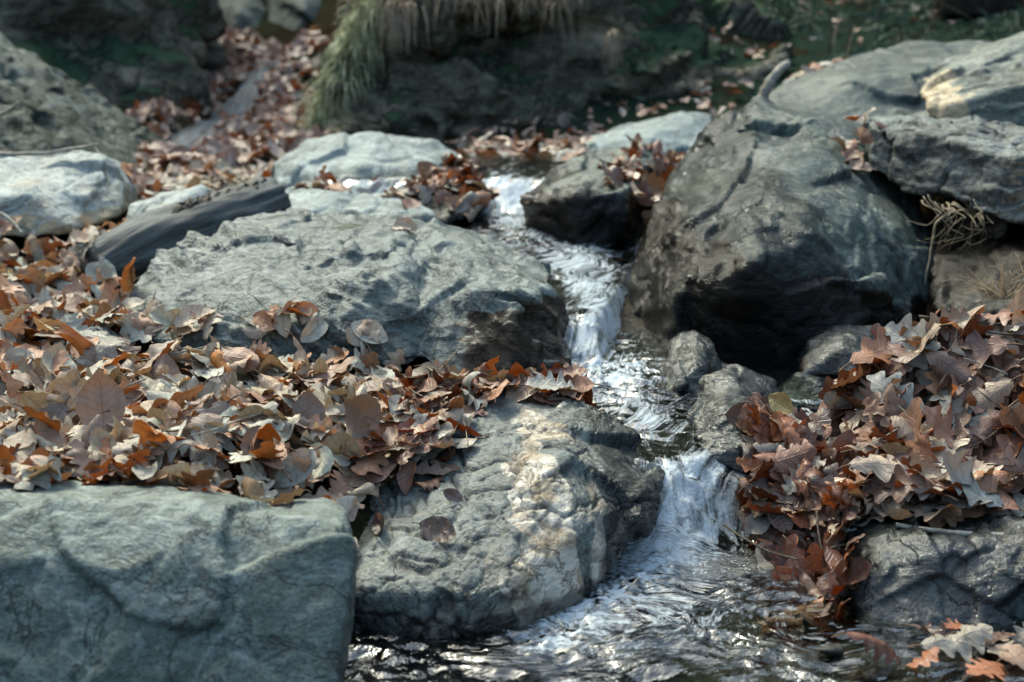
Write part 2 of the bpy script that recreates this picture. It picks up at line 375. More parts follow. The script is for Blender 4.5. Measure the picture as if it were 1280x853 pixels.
def axis(lo, hi, a, b, step, n):
    """dense between a and b, stretching out to lo and hi"""
    t = np.linspace(0, 1, n+1)[1:]**2.6
    return np.concatenate([(a-(a-lo)*t)[::-1], np.arange(a, b, step), b+(hi-b)*t])
gx = axis(-75, 75, -2.6, 2.6, .03, 34); gy = axis(-75, 85, 1.2, 8.5, .03, 34)
X, Y = np.meshgrid(gx, gy, indexing='ij'); Z = ground_z(X.ravel(), Y.ravel())
V = np.stack([X.ravel(), Y.ravel(), Z], 1)
wet = sstep(.05, -.01, Z-level(V[:, 0], V[:, 1]))*(V[:, 1] < 6)
moss = np.maximum(sstep(5.5, 6.5, V[:, 1])*sstep(-.4, .4, V[:, 0]), .7*sstep(6, 12, np.hypot(V[:, 0], V[:, 1]-3)))
link('ground', mesh_from('ground', V, grid_faces(len(gx), len(gy)), M['ground'], {'wet': wet, 'moss': moss}), kind='structure')

# ------------------------------------------------------------------ rocks
ROCKV = []          # world vertices of everything leaves may land on
def sil(pts, back=.4, shrink=.72, lift=0., front=()):
    """hull points: an outline in depth, its set-back copy and some points nearer than it"""
    S = np.array([at(*p) for p in pts]); c = S.mean(0)
    B = c+(S-c)*shrink+np.array([0, back, lift])
    return np.concatenate([S, B]+([np.array([at(*p) for p in front])] if len(front) else []))
def rock(name, label, hulls, vox, mat, mask=None, smooth=6, big=(2.5, .02), fac=(6, .02), rid=(9, .006), rdir=(.3, 0, 1), stretch=2.2, fine=(40, .0012), cat='rock', group=None, seed=0, land=True, fmix=1, cracks=None, saw=None):
    bm = bmesh.new()
    for hp in hulls:
        vs = [bm.verts.new(p) for p in hp]
        r = bmesh.ops.convex_hull(bm, input=vs, use_existing_faces=False)
        dead = [g for g in set(r['geom_interior']+r['geom_unused']) if isinstance(g, bmesh.types.BMVert) and g.is_valid]
        if dead: bmesh.ops.delete(bm, geom=list(dead), context='VERTS')
    me = bpy.data.meshes.new('tmp'); bm.to_mesh(me); bm.free()
    o = bpy.data.objects.new('tmp', me); COL.objects.link(o)
    md = o.modifiers.new('r', 'REMESH'); md.mode = 'VOXEL'; md.voxel_size = vox; md.use_smooth_shade = True
    dg = bpy.context.evaluated_depsgraph_get(); ev = o.evaluated_get(dg)
    out = bpy.data.meshes.new_from_object(ev); bpy.data.objects.remove(o); bpy.data.meshes.remove(me)
    n = len(out.vertices); V = np.empty(n*3, np.float32); out.vertices.foreach_get('co', V); V = V.reshape(-1, 3).astype(float)
    E = np.empty(len(out.edges)*2, np.int32); out.edges.foreach_get('vertices', E); E = E.reshape(-1, 2)
    deg = np.bincount(E.ravel(), minlength=n)[:, None]
    def lap(V, k, f=.6):
        for _ in range(k):
            S = np.stack([np.bincount(E[:, 0], V[E[:, 1], j], n)+np.bincount(E[:, 1], V[E[:, 0], j], n) for j in range(3)], 1)/deg
            V = V+f*(S-V)
        return V
    def normals(V):
        out.vertices.foreach_set('co', V.astype(np.float32).ravel()); out.update()
        N = np.empty(n*3, np.float32); out.vertex_normals.foreach_get('vector', N); return N.reshape(-1, 3).astype(float)
    V = lap(V, smooth); N = normals(V)
    d = vox*.5*smooth**.5*.3 + big[1]*fbm(V*big[0]+seed*7.1, 3)
    V = V+N*d[:, None]
    q = V+.03*np.stack([perlin(V*6+seed), perlin(V*6+seed+31), perlin(V*6+seed+67)], 1)
    d = fac[1]*facet(q*fac[0]*.7+seed*3.3, seed)[0]
    d += fac[1]*.3*facet(q*fac[0]*1.9+seed*5.3, seed+9)[0]
    V = V+N*(d*fmix)[:, None]; V = lap(V, 1); N = normals(V)
    a = nrm(rdir); q = V+.025*np.stack([perlin(V*8+seed), perlin(V*8+seed+31), perlin(V*8+seed+67)], 1)
    q = q+np.outer(q@a, a)*(stretch-1)            # thin bands across the bedding direction
    d = .55*rid[1]*ridged(q*rid[0]*.7+seed, 3, .42)+fine[1]*fbm(V*fine[0], 3)
    ck = np.zeros(n)
    for sd, sf, sa in (saw or ()):
        sdv = nrm(sd); t_ = (V@sdv)*sf+1.1*fbm(V*np.array([3.1, 3.1, 3.1])+seed*2.1, 4, .55); f_ = t_-np.floor(t_)
        d = d+sa*(f_*(1-sstep(.80, 1., f_))-.4)*sstep(-.35, .25, perlin(V*4.3+seed))*(1-np.abs(N@sdv)**2*.5)
    if cracks:
        wq = V+.02*np.stack([perlin(V*11+s_)+.5*perlin(V*27+s_) for s_ in (1, 33, 65)], 1)
        for sc_, dp, wd in cracks:
            e = facet(wq*sc_+seed, seed+3)[1]; c_ = 1-sstep(0, wd, e); c_ = c_*sstep(-.5, .1, perlin(V*5+sc_)); d = d-dp*c_; ck = np.maximum(ck, c_)
    V = V+N*d[:, None]
    N = normals(V)
    mk = np.zeros((n, 4)); mk[:, 3] = 1
    if mask is not None: mk[:, :3] = np.clip(np.stack([np.broadcast_to(np.asarray(c, float), (n,)) for c in mask(V, N)], 1), 0, 1)
    org = np.array([V[:, 0].mean(), V[:, 1].mean(), V[:, 2].min()])
    if land: ROCKV.append(V[N[:, 2] > -.1])
    out.vertices.foreach_set('co', (V-org).astype(np.float32).ravel()); out.update()
    set_attr(out, 'mask', mk); set_attr(out, 'crack', ck); out.materials.clear(); out.materials.append(mat)
    out.polygons.foreach_set('use_smooth', np.ones(len(out.polygons), bool)); out.name = name
    return link(name, out, loc=org, label=label, cat=cat, group=group)
def wl(V, a=.0, b=.05):      # wet band just above the stream
    return 1-sstep(a, b, V[:, 2]-level(V[:, 0], V[:, 1]))

# square slab close to the camera
rock('slab_stone', 'large square-edged grey-green slab closest to the camera, smooth weathered face', [
    sil([(-120, 616, 2.0), (0, 623, 2.0), (200, 632, 1.99), (396, 645, 1.97), (426, 660, 1.95), (434, 700, 1.93), (428, 780, 1.87), (416, 900, 1.80), (-120, 900, 1.8), (-300, 620, 2.02), (-300, 900, 1.82)], .16, .97, -.03,
        [(100, 700, 1.905), (330, 720, 1.895), (-100, 700, 1.90)])], .0055, M['slab'],
     lambda V, N: (wl(V, .0, .05)*.8, 0*V[:, 0], 0*V[:, 0]), smooth=3, big=(2.2, .010), fac=(5, .012), rid=(5, .006), rdir=(.55, .2, -.8), stretch=3, seed=1, saw=[((.6, 0, .8), 9, .007), ((-.3, 0, .9), 6, .006)])
# fractured rock with the quartz band
def front_mask(V, N):
    u, v, d = proj(V)
    nn = perlin(V*9)+.6*perlin(V*21)
    q = np.exp(-((V[:, 0]-.05-.10*(.2-V[:, 2])+.05*nn)/.050)**2)*sstep(.235, .17, V[:, 2]+.03*nn)*sstep(-.9, 0., nn+.3)*1.7
    q2 = .75*np.exp(-((V[:, 0]-.15+.02*nn)/.016)**2)*sstep(.2, .13, V[:, 2])
    rust = .55*np.exp(-((V[:, 0]+.12)/.1)**2)*sstep(.08, .02, V[:, 2])
    w = np.maximum(wl(V, .01, .06), sstep(.12, .19, V[:, 0]+.04*perlin(V*9)))
    return w, np.maximum(np.maximum(q, q2), rust), 0*q
rock('quartz_rock', 'fractured grey rock with a pale tan quartz band at the middle of the stream edge', [
    sil([(412, 640, 2.42), (465, 580, 2.5), (540, 512, 2.66), (625, 490, 2.72), (720, 502, 2.7), (790, 545, 2.62), (832, 592, 2.5), (812, 660, 2.36), (750, 735, 2.22), (660, 800, 2.12), (500, 815, 2.08), (432, 785, 2.12), (414, 700, 2.26)], .35, .7, -.05,
        [(560, 640, 2.24), (690, 600, 2.31), (610, 745, 2.08), (765, 640, 2.30), (500, 690, 2.17), (450, 740, 2.10)])], .0048, M['front'], front_mask, smooth=2, big=(4, .008), fac=(7, .019), rid=(10, .004), rdir=(.8, .1, .5), stretch=1.6, fine=(60, .0014), seed=2, cracks=[(8, .010, .07), (17, .005, .07)], saw=[((.9, .1, .3), 12, .006)])
# big wavy rock
def ridge_mask(V, N):
    u, v, d = proj(V)
    b = .8*sstep(-.20, .0, V[:, 0]+.05*perlin(V*9)+.02*perlin(V*25))*sstep(.325, .30, V[:, 2]+.02*perlin(V*16)-.2*np.clip(V[:, 0]+.02, -.1, 0))*sstep(.97, .8, N[:, 2])*1.5
    return np.maximum(b*.75, sstep(-.05, .1, V[:, 0])*.35), b, .55*np.exp(-(((V[:, 0]+.42)/.06)**2+((V[:, 1]-3.55)/.1)**2))
rock('ridged_rock', 'broad blue-grey rock with wavy chiselled ridges and a brown wet end by the cascade', [
    sil([(140, 385, 3.3), (205, 322, 3.5), (300, 277, 3.66), (430, 264, 3.7), (540, 275, 3.7), (600, 300, 3.62), (560, 440, 3.05), (480, 462, 2.98), (350, 450, 3.02), (200, 430, 3.1)], .4, .75, -.05,
        [(330, 350, 3.2), (480, 350, 3.12), (250, 390, 3.2), (420, 400, 3.02)]),
    sil([(520, 285, 3.6), (620, 303, 3.55), (690, 336, 3.45), (704, 385, 3.3), (708, 480, 3.02), (640, 480, 2.96), (540, 470, 2.98), (500, 400, 3.1)], .35, .8, -.03, [(600, 360, 3.08), (665, 370, 3.1), (640, 400, 3.03), (690, 400, 3.1)])],
    .0055, M['ridge'], ridge_mask, smooth=3, big=(3.0, .016), fac=(6, .018), rid=(6, .018), rdir=(.62, .25, .72), stretch=3.0, fine=(45, .0022), seed=3, fmix=.8, saw=[((.62, .25, .72), 11, .030), ((.5, .3, .8), 27, .010)])
# stones behind it
rock('pale_stone', 'flat-topped pale stone with beige streaks lying in leaves at the outer edge', [
    sil([(-90, 205, 4.5), (0, 196, 4.5), (85, 192, 4.5), (130, 200, 4.48), (156, 235, 4.4), (150, 268, 4.25), (90, 292, 4.05), (0, 298, 4.0), (-90, 290, 4.1)], .35, .8, -.04, [(40, 245, 4.1), (-30, 250, 4.1), (110, 250, 4.2)])],
    .007, M['pale'], lambda V, N: (0, sstep(.40, .34, V[:, 2])*.55, 0*V[:, 0]), smooth=5, big=(4, .015), fac=(6, .02), rid=(9, .008), rdir=(.1, 0, 1), stretch=2.4, seed=4, saw=[((.1, 0, 1), 12, .014)])
rock('small_boulder', 'cream stone partly hidden behind the dark log', [
    sil([(152, 285, 4.2), (165, 258, 4.3), (205, 240, 4.4), (255, 232, 4.4), (262, 262, 4.3), (210, 300, 4.1), (160, 305, 4.05)], .25, .8, -.04, [(200, 265, 4.12)])], .007, M['pale'], None, smooth=4, seed=5)
rock('small_boulder', 'small grey stone wedged between the pale flat-topped stone and the log', [
    sil([(88, 300, 4.02), (110, 288, 4.1), (140, 296, 4.08), (150, 318, 3.95), (95, 322, 3.9)], .15, .8, -.03, [(118, 302, 3.95)])], .006, M['cool'], None, smooth=3, big=(6, .008), fac=(10, .01), rid=(14, .003), seed=6)
rock('mossy_stone', 'dark mossy stone poking out of the leaves at the frame edge', [
    sil([(-40, 350, 3.6), (5, 352, 3.6), (26, 372, 3.5), (20, 395, 3.4), (-40, 400, 3.35)], .15, .8, -.03, [(0, 370, 3.4)])], .006, M['ridge'], lambda V, N: (0, 0, sstep(.2, .6, N[:, 2])*.8), smooth=3, big=(6, .008), fac=(10, .01), rid=(14, .003), seed=7)
rock('small_boulder', 'blue-grey stone half buried in the middle of the big leaf pile', [
    sil([(75, 470, 2.95), (90, 425, 3.0), (120, 412, 3.02), (140, 440, 2.95), (130, 475, 2.88)], .15, .8, -.03, [(105, 440, 2.9)])], .005, M['ridge'], None, smooth=3, big=(6, .008), fac=(10, .01), rid=(14, .003), seed=8)
rock('rounded_boulder', 'rounded pale blue-grey boulder with dark veins before the dark bank', [
    sil([(338, 240, 5.0), (345, 205, 5.1), (390, 178, 5.2), (475, 168, 5.25), (545, 178, 5.2), (578, 198, 5.1), (572, 235, 4.9), (500, 268, 4.7), (400, 262, 4.7)], .4, .75, -.05, [(450, 205, 4.8), (520, 210, 4.85), (390, 220, 4.85)])],
    .008, M['cool'], None, smooth=6, big=(3, .02), fac=(5, .02), rid=(7, .008), rdir=(.4, 0, 1), seed=9, saw=[((.3, 0, 1), 9, .018)])
rock('flat_stone', 'low flat pale stone in front of the rounded boulder', [
    sil([(352, 255, 4.5), (362, 232, 4.65), (420, 225, 4.75), (470, 232, 4.7), (475, 262, 4.45), (420, 285, 4.2), (360, 280, 4.25)], .2, .8, -.04, [(415, 245, 4.4)])], .007, M['cool'], None, smooth=5, big=(4, .01), fac=(6, .012), rid=(9, .004), seed=10)
rock('flat_stone', 'rounded pale stone behind the crest of the wavy rock', [
    sil([(425, 270, 4.2), (450, 250, 4.4), (495, 243, 4.45), (535, 260, 4.35), (560, 285, 4.1), (480, 300, 3.95), (430, 290, 4.)], .2, .8, -.04, [(490, 262, 4.15)])], .007, M['cool'], None, smooth=5, big=(4, .01), fac=(6, .012), rid=(9, .005), seed=11)
rock('small_boulder', 'dark wet stone under the leaves dividing the upper cascade', [
    sil([(500, 268, 4.4), (520, 228, 4.6), (565, 210, 4.75), (600, 222, 4.66), (606, 262, 4.42), (560, 285, 4.25)], .25, .85, -.02, [(560, 245, 4.4)])], .007, M['boulder'], lambda V, N: (.8, .5, 0), smooth=4, big=(6, .01), fac=(8, .014), rid=(12, .004), seed=55)
# right of the upper cascade
rock('ledge_rock', 'grey rock with a pale sloping top and black front beside the upper cascade', [
    sil([(655, 300, 4.3), (654, 250, 4.3), (690, 222, 4.6), (740, 195, 4.85), (800, 180, 5.0), (830, 200, 4.9), (800, 235, 4.6), (790, 300, 4.15), (720, 318, 4.1)], .35, .8, -.03, [(720, 245, 4.12), (780, 240, 4.15), (675, 250, 4.2)])],
    .007, M['boulder'], lambda V, N: (sstep(.44, .39, V[:, 2]+.03*perlin(V*7)), sstep(.43, .38, V[:, 2]+.03*perlin(V*7))*.9, 0*V[:, 0]), smooth=4, big=(4, .012), fac=(7, .018), rid=(9, .006), seed=12, saw=[((.2, .1, 1), 11, .018)])
rock('pale_stone', 'low pale stone behind the leaves heaped against the big boulder', [
    sil([(722, 190, 5.5), (735, 175, 5.6), (780, 158, 5.8), (850, 142, 5.9), (890, 145, 5.9), (905, 200, 5.5), (800, 215, 5.3)], .3, .8, -.04, [(810, 170, 5.5)])], .008, M['cool'], None, smooth=5, big=(4, .012), fac=(6, .015), rid=(9, .005), seed=13)
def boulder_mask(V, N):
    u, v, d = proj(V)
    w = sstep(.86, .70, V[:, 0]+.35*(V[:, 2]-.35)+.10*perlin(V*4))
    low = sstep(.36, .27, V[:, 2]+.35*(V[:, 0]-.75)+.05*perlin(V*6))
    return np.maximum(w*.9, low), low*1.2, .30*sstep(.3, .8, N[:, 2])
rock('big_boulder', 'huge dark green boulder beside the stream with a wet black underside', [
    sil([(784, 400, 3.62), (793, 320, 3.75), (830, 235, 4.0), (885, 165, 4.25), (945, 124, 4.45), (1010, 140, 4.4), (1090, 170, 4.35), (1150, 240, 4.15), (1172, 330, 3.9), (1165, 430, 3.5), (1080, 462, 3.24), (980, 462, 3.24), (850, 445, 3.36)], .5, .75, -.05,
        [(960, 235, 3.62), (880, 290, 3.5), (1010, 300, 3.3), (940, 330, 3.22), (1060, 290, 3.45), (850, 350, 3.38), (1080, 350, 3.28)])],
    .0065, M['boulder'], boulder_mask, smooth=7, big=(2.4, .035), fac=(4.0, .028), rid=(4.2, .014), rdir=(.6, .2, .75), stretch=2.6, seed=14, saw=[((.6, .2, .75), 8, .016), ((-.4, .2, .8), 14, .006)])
def plate_mask(V, N):
    return sstep(.6, .2, N[:, 2])*.4, sstep(1.15, 1.3, V[:, 0])*sstep(.5, .0, N[:, 2])*.6, .5*sstep(.55, .48, V[:, 2])*sstep(.5, 0, N[:, 2])*sstep(1.3, 1., V[:, 0])
rock('layered_slab', 'flat layered slab resting against the huge boulder, jagged front edge', [
    sil([(1084, 214, 3.98), (1088, 158, 4.0), (1130, 162, 3.92), (1185, 173, 3.78), (1254, 196, 3.62), (1400, 214, 3.5), (1420, 296, 3.52), (1290, 280, 3.56), (1240, 264, 3.6), (1130, 236, 3.86), (1180, 149, 4.4), (1300, 158, 4.4), (1430, 168, 4.4)], .3, .85, .0, [])],
    .006, M['plate'], plate_mask, smooth=2, big=(3, .005), fac=(6, .020), rid=(6, .009), rdir=(.1, .1, 1), stretch=4.5, seed=15, cracks=[(5, .010, .06)], saw=[((.15, .1, 1), 12, .024), ((.8, .5, .1), 7, .022)], fine=(40, .002))
rock('back_boulder', 'smooth grey boulder lying behind the huge dark boulder', [
    sil([(952, 130, 5.4), (990, 105, 5.6), (1070, 72, 5.9), (1150, 55, 6.1), (1215, 52, 6.1), (1262, 62, 6.), (1260, 160, 5.2), (1100, 175, 5.0), (980, 160, 5.1)], .5, .8, -.05, [(1060, 110, 5.35), (1160, 95, 5.5), (1010, 125, 5.3)])],
    .009, M['boulder'], lambda V, N: (0, 0, .3*sstep(.4, .9, N[:, 2])), smooth=6, big=(2.5, .025), fac=(4, .02), rid=(6, .008), seed=16)
rock('sun_tinted_rock', 'dark layered rock with a broken end painted in golden sunlight on top of the layered slab', [
    sil([(1160, 128, 4.45), (1168, 105, 4.6), (1200, 82, 4.8), (1290, 45, 5.0), (1420, 20, 5.0), (1420, 200, 4.3), (1290, 178, 4.35), (1215, 158, 4.35), (1172, 150, 4.38)], .3, .8, 0., [(1260, 110, 4.45), (1190, 130, 4.38), (1350, 100, 4.4)])],
    .007, M['golden'], lambda V, N: (0, sstep(1.56, 1.30, V[:, 0]+.06*perlin(V*9)+.05*perlin(V*24))*.9, .2*sstep(.3, .8, N[:, 2])), smooth=2, big=(3, .010), fac=(5, .024), rid=(6, .014), rdir=(-.3, .1, 1), stretch=4, seed=17, saw=[((-.3, .1, 1), 13, .03)])
rock('small_boulder', 'little pale stone under the sun-tinted rock', [
    sil([(1213, 158, 4.3), (1222, 149, 4.36), (1240, 150, 4.36), (1246, 166, 4.25), (1220, 170, 4.2)], .08, .8, -.02)], .005, M['cool'], None, smooth=3, big=(8, .004), fac=(14, .005), rid=(18, .002), seed=18)
# wet stones in the stream
wetm = lambda V, N: (.9, .4*wl(V, .02, .1), 0*V[:, 0])
rock('wet_stone', 'rounded wet stone with glinting edge below the huge boulder', [
    sil([(822, 505, 2.98), (838, 440, 3.12), (870, 412, 3.18), (896, 425, 3.15), (908, 465, 3.05), (890, 505, 2.92)], .16, .75, -.03, [(870, 455, 2.98), (850, 480, 2.94)])], .0045, M['wet'], wetm, smooth=3, big=(7, .01), fac=(11, .012), rid=(16, .004), seed=19)
rock('wet_stone', 'angular dark wet stone with a sharp bright edge splitting the stream', [
    sil([(862, 520, 2.74), (880, 478, 2.86), (915, 462, 2.92), (970, 475, 2.92), (992, 520, 2.82), (985, 580, 2.66), (930, 590, 2.58), (885, 575, 2.6)], .18, .75, -.04, [(905, 500, 2.70), (925, 560, 2.6), (960, 530, 2.7)])], .0045, M['wet'], wetm, smooth=2, big=(7, .008), fac=(9, .018), rid=(16, .003), seed=20)
rock('wet_stone', 'dark rounded stone behind the leaf-covered block', [
    sil([(1004, 470, 3.05), (1010, 425, 3.15), (1045, 405, 3.22), (1095, 410, 3.22), (1110, 470, 3.0)], .15, .8, -.03, [(1050, 435, 3.05)])], .005, M['wet'], wetm, smooth=3, big=(7, .01), fac=(10, .012), rid=(16, .003), seed=21)
rock('wet_stone', 'low black stone in the still pool behind the angular wet stone', [
    sil([(975, 490, 2.98), (995, 468, 3.05), (1025, 472, 3.04), (1030, 505, 2.92), (985, 510, 2.9)], .08, .8, -.03)], .0045, M['wet'], wetm, smooth=3, big=(8, .006), fac=(12, .008), rid=(18, .002), seed=22)
def block_mask(V, N):
    return np.maximum(np.maximum(wl(V, .0, .09), sstep(.62, .56, V[:, 0])*.9), .72), .25*sstep(.1, .03, V[:, 2]), 0*V[:, 0]
rock('block_stone', 'dark squared block of stone at the pool edge carrying a heap of leaves', [
    sil([(1066, 660, 2.36), (1085, 620, 2.5), (1180, 600, 2.56), (1300, 590, 2.58), (1420, 600, 2.55), (1420, 800, 2.12), (1250, 800, 2.1), (1180, 790, 2.12), (1085, 790, 2.14), (1070, 730, 2.24)], .3, .85, -.02,
        [(1180, 680, 2.22), (1300, 690, 2.2), (1130, 740, 2.18), (1110, 690, 2.24)])], .0048, M['wet'], block_mask, smooth=2, big=(4, .010), fac=(6.5, .028), rid=(9, .004), rdir=(.5, 0, .8), seed=23, cracks=[(8, .006, .07)])
rock('dark_rock', 'rock painted black for the shade under the layered slab by the dangling roots', [
    sil([(1160, 330, 3.75), (1200, 290, 3.95), (1300, 268, 4.0), (1420, 260, 4.0), (1420, 400, 3.3), (1280, 390, 3.3), (1180, 400, 3.35)], .3, .8, 0., [(1280, 320, 3.5)])], .008, M['boulder'], lambda V, N: (1, 1, 0), smooth=4, seed=24)  # mask blackens the whole rock in place of the hollow's shade
# background outcrops
cl = lambda V, N: (.25*sstep(.2, -.3, N[:, 2]), .8*sstep(.05, .5, perlin(V*np.array([1.2, 1.2, 6]))), .75*sstep(.0, .7, N[:, 2]*.7+.9*perlin(V*2.6)))
rock('mossy_outcrop', 'tall dark mossy outcrop rising beside the leaf-filled gully', [
    sil([(-500, -500, 8.5), (60, -500, 8.8), (170, -200, 8.6), (215, 0, 8.2), (250, 55, 7.9), (245, 105, 7.5), (180, 145, 7.0), (90, 190, 6.6), (-500, 260, 6.2), (-700, -200, 7.5)], 1.2, .85, 0., [(60, 20, 7.0), (-100, 60, 6.6), (160, 70, 7.2)])],
    .024, M['cliff'], cl, smooth=4, big=(1.2, .14), fac=(2.2, .24), rid=(2.6, .07), rdir=(.2, .2, 1), stretch=2.0, fine=(12, .012), cat='outcrop', seed=30)
rock('tilted_slab', 'long grey-green slab sloping down beneath the mossy outcrop', [
    sil([(-250, -60, 6.0), (-60, 40, 6.0), (0, 66, 6.0), (50, 92, 6.0), (125, 138, 6.0), (206, 194, 5.9), (212, 210, 5.75), (120, 215, 5.4), (-60, 215, 5.2), (-250, 215, 5.1)], .3, .95, 0., [])],
    .012, M['tilted'], lambda V, N: (.3*sstep(.1, .4, perlin(V*4)), 0, .5*sstep(.2, -.15, V[:, 2]-(.66-.28*(V[:, 0]+1.9))+.10*perlin(V*5)+.05*perlin(V*13))), smooth=4, big=(1.6, .025), fac=(2.5, .03), rid=(3, .03), rdir=(.55, .1, .85), stretch=4, seed=31, saw=[((.5, .1, .85), 5, .06)])
rock('dark_bank', 'long black rocky bank with hanging dry grass across the stream', [
    sil([(410, 205, 6.2), (420, 120, 6.5), (445, 30, 6.8), (455, -90, 7.0), (700, -130, 7.2), (800, -40, 7.3), (880, 30, 7.3), (980, 80, 7.2), (1000, 150, 6.7), (960, 210, 6.4), (700, 215, 6.2)], .9, .9, .1, [(500, 90, 6.5), (640, 60, 6.55), (780, 90, 6.7)]),
    sil([(455, 10, 6.7), (460, -60, 6.9), (720, -60, 6.9), (740, 20, 6.75), (600, 40, 6.5)], .6, .9, 0., [(600, 0, 6.35)])],
    .015, M['cliff'], cl, smooth=4, big=(2, .09), fac=(3.6, .16), rid=(4, .04), rdir=(.1, .1, 1), stretch=2.2, fine=(20, .006), cat='outcrop', seed=32, saw=[((.15, .1, 1), 4.5, .09)])
rock('dark_rock', 'dark mossy rock beside the trickle of water in the gully', [
    sil([(328, 115, 8.0), (355, 85, 8.3), (400, 45, 8.6), (440, 20, 8.6), (450, 130, 7.4), (380, 130, 7.5)], .5, .85, 0., [(395, 95, 7.7)])], .015, M['cliff'], cl, smooth=4, big=(2, .04), fac=(3, .05), rid=(5, .015), seed=33)
gm = lambda V, N: (0, 0, .6*sstep(.35, -.2, N[:, 2]))
rock('far_boulder', 'rounded grey-green boulder at the top of the leafy gully', [
    sil([(265, 28, 10.4), (268, 3, 10.6), (290, -14, 10.8), (320, -12, 10.8), (334, 13, 10.6), (325, 40, 10.2), (285, 44, 10.1)], .4, .8, -.05, [(298, 16, 10.2)])], .015, M['tilted'], gm, smooth=5, big=(2, .03), fac=(3, .04), rid=(4, .012), seed=34)
rock('far_boulder', 'larger square grey boulder behind the dark bank at the gully head', [
    sil([(335, 38, 10.2), (332, -2, 10.5), (345, -32, 10.7), (410, -37, 10.8), (424, 8, 10.5), (418, 48, 10.1), (360, 56, 9.9)], .5, .8, -.05, [(380, 13, 10.0)])], .015, M['tilted'], gm, smooth=4, big=(2, .03), fac=(3, .05), rid=(4, .012), seed=35)
print('rocks', round(time.time()-T0, 1))
# pebbles in the bed
PEB = [(1120, 770, 2.12), (1095, 815, 1.98), (1160, 762, 2.16), (1040, 800, 2.02), (1240, 800, 2.04), (960, 760, 2.1), (870, 800, 2.0), (760, 830, 1.95), (1075, 735, 2.2), (1210, 840, 1.93), (905, 845, 1.92), (1010, 720, 2.25)]
for k, (u, v, y) in enumerate(PEB):
    c = at(u, v, y); c[2] = ground_z(c[0], c[1])[0]+.012; r = .018+.02*((k*37) % 11)/11
    q = RNG.normal(size=(18, 3)); q /= np.linalg.norm(q, axis=1)[:, None]
    rock('pebble', 'small brown pebble lying in the clear pool at the foot of the block', [c+q*r*np.array([1.25, 1., .7])], .004, M['pebble'], lambda V, N: (.8, 0, 0), smooth=3, big=(12, .002), fac=(20, .002), rid=(30, .0006), cat='pebble', group='pebbles in the pool bed', seed=40+k)

# ------------------------------------------------------------------ stream water
def water_mat():
    m = NT('stream_water'); o = m.obj(); foam = m.attr('foam'); fl = m.attr('flow', 'Vector')
    st = m.mapping(fl, (1, 1, 1))
    n1 = m.noise(st, 22, 3, .5, 1.0); n2 = m.noise(st, 70, 2, .5, .8)
    h = m.math('ADD', n1, m.math('MULTIPLY', n2, .3))
    nr = m.bump(h, .5, .014)
    fr = m.n('ShaderNodeFresnel'); fr.inputs[0].default_value = 1.33; m.set(fr.inputs['Normal'], nr)
    gl = m.n('ShaderNodeBsdfGlossy'); gl.inputs['Roughness'].default_value = .045; gl.inputs[0].default_value = (.95, .97, 1, 1); m.set(gl.inputs['Normal'], nr)
    tr = m.n('ShaderNodeBsdfTransparent'); tr.inputs[0].default_value = (.66, .72, .66, 1)
    clear = m.mixsh(m.math('ADD', m.math('MULTIPLY', fr.outputs[0], 1.45), .04, clamp=True), tr.outputs[0], gl.outputs[0])
    # air mixed into the broken water
    fn = m.noise(st, 40, 5, .7, 1.0); fo = m.noise(o, 130, 4, .7)
    f = m.math('ADD', foam, m.math('MULTIPLY', m.math('SUBTRACT', fn, .5), 2.0))
    vb = m.n('ShaderNodeTexVoronoi'); vb.inputs['Scale'].default_value = 85; m.set(vb.inputs['Vector'], o)
    f = m.math('ADD', f, m.math('MULTIPLY', m.math('MULTIPLY', m.math('SUBTRACT', .45, vb.outputs['Distance']), m.attr('bubble')), .6))
    f = m.ramp(m.math('ADD', f, m.math('MULTIPLY', m.math('SUBTRACT', fo, .5), .5)), [(.36, 0.), (.80, .92)])
    f = m.math('MULTIPLY', f, m.math('GREATER_THAN', foam, .02))
    b = m.bsdf(Base_Color=(.78, .85, .90), Roughness=.25, Normal=m.bump(m.math('ADD', h, fo), .7, .012), Specular_IOR_Level=.5)
    ft = m.n('ShaderNodeBsdfTranslucent'); ft.inputs[0].default_value = (.75, .84, .9, 1)
    return m.done(m.mixsh(f, clear, m.mixsh(.3, b, ft.outputs[0])))
M['water'] = water_mat()
wx = np.arange(-.62, 1.75, .0058); wy = np.concatenate([np.arange(1.45, 3.5, .0058), np.arange(3.5, 5.6, .010)])
X, Y = np.meshgrid(wx, wy, indexing='ij'); x, y = X.ravel(), Y.ravel()
L = level(x, y)
# steepness of the bed drives speed, foam and chop
gL = np.gradient(L.reshape(X.shape), wy, axis=1).ravel()
px, py, pd = proj(np.stack([x, y, L], 1))
def blob(u, v, ru, rv, rot=0):
    c, s = math.cos(rot), math.sin(rot); a = (px-u)*c+(py-v)*s; b = -(px-u)*s+(py-v)*c
    return np.exp(-(a/ru)**2-(b/rv)**2)
P2 = np.stack([x, y, 0*x], 1)
warp = np.stack([.05*perlin(P2*5), .05*perlin(P2*5+40), 0*x], 1)
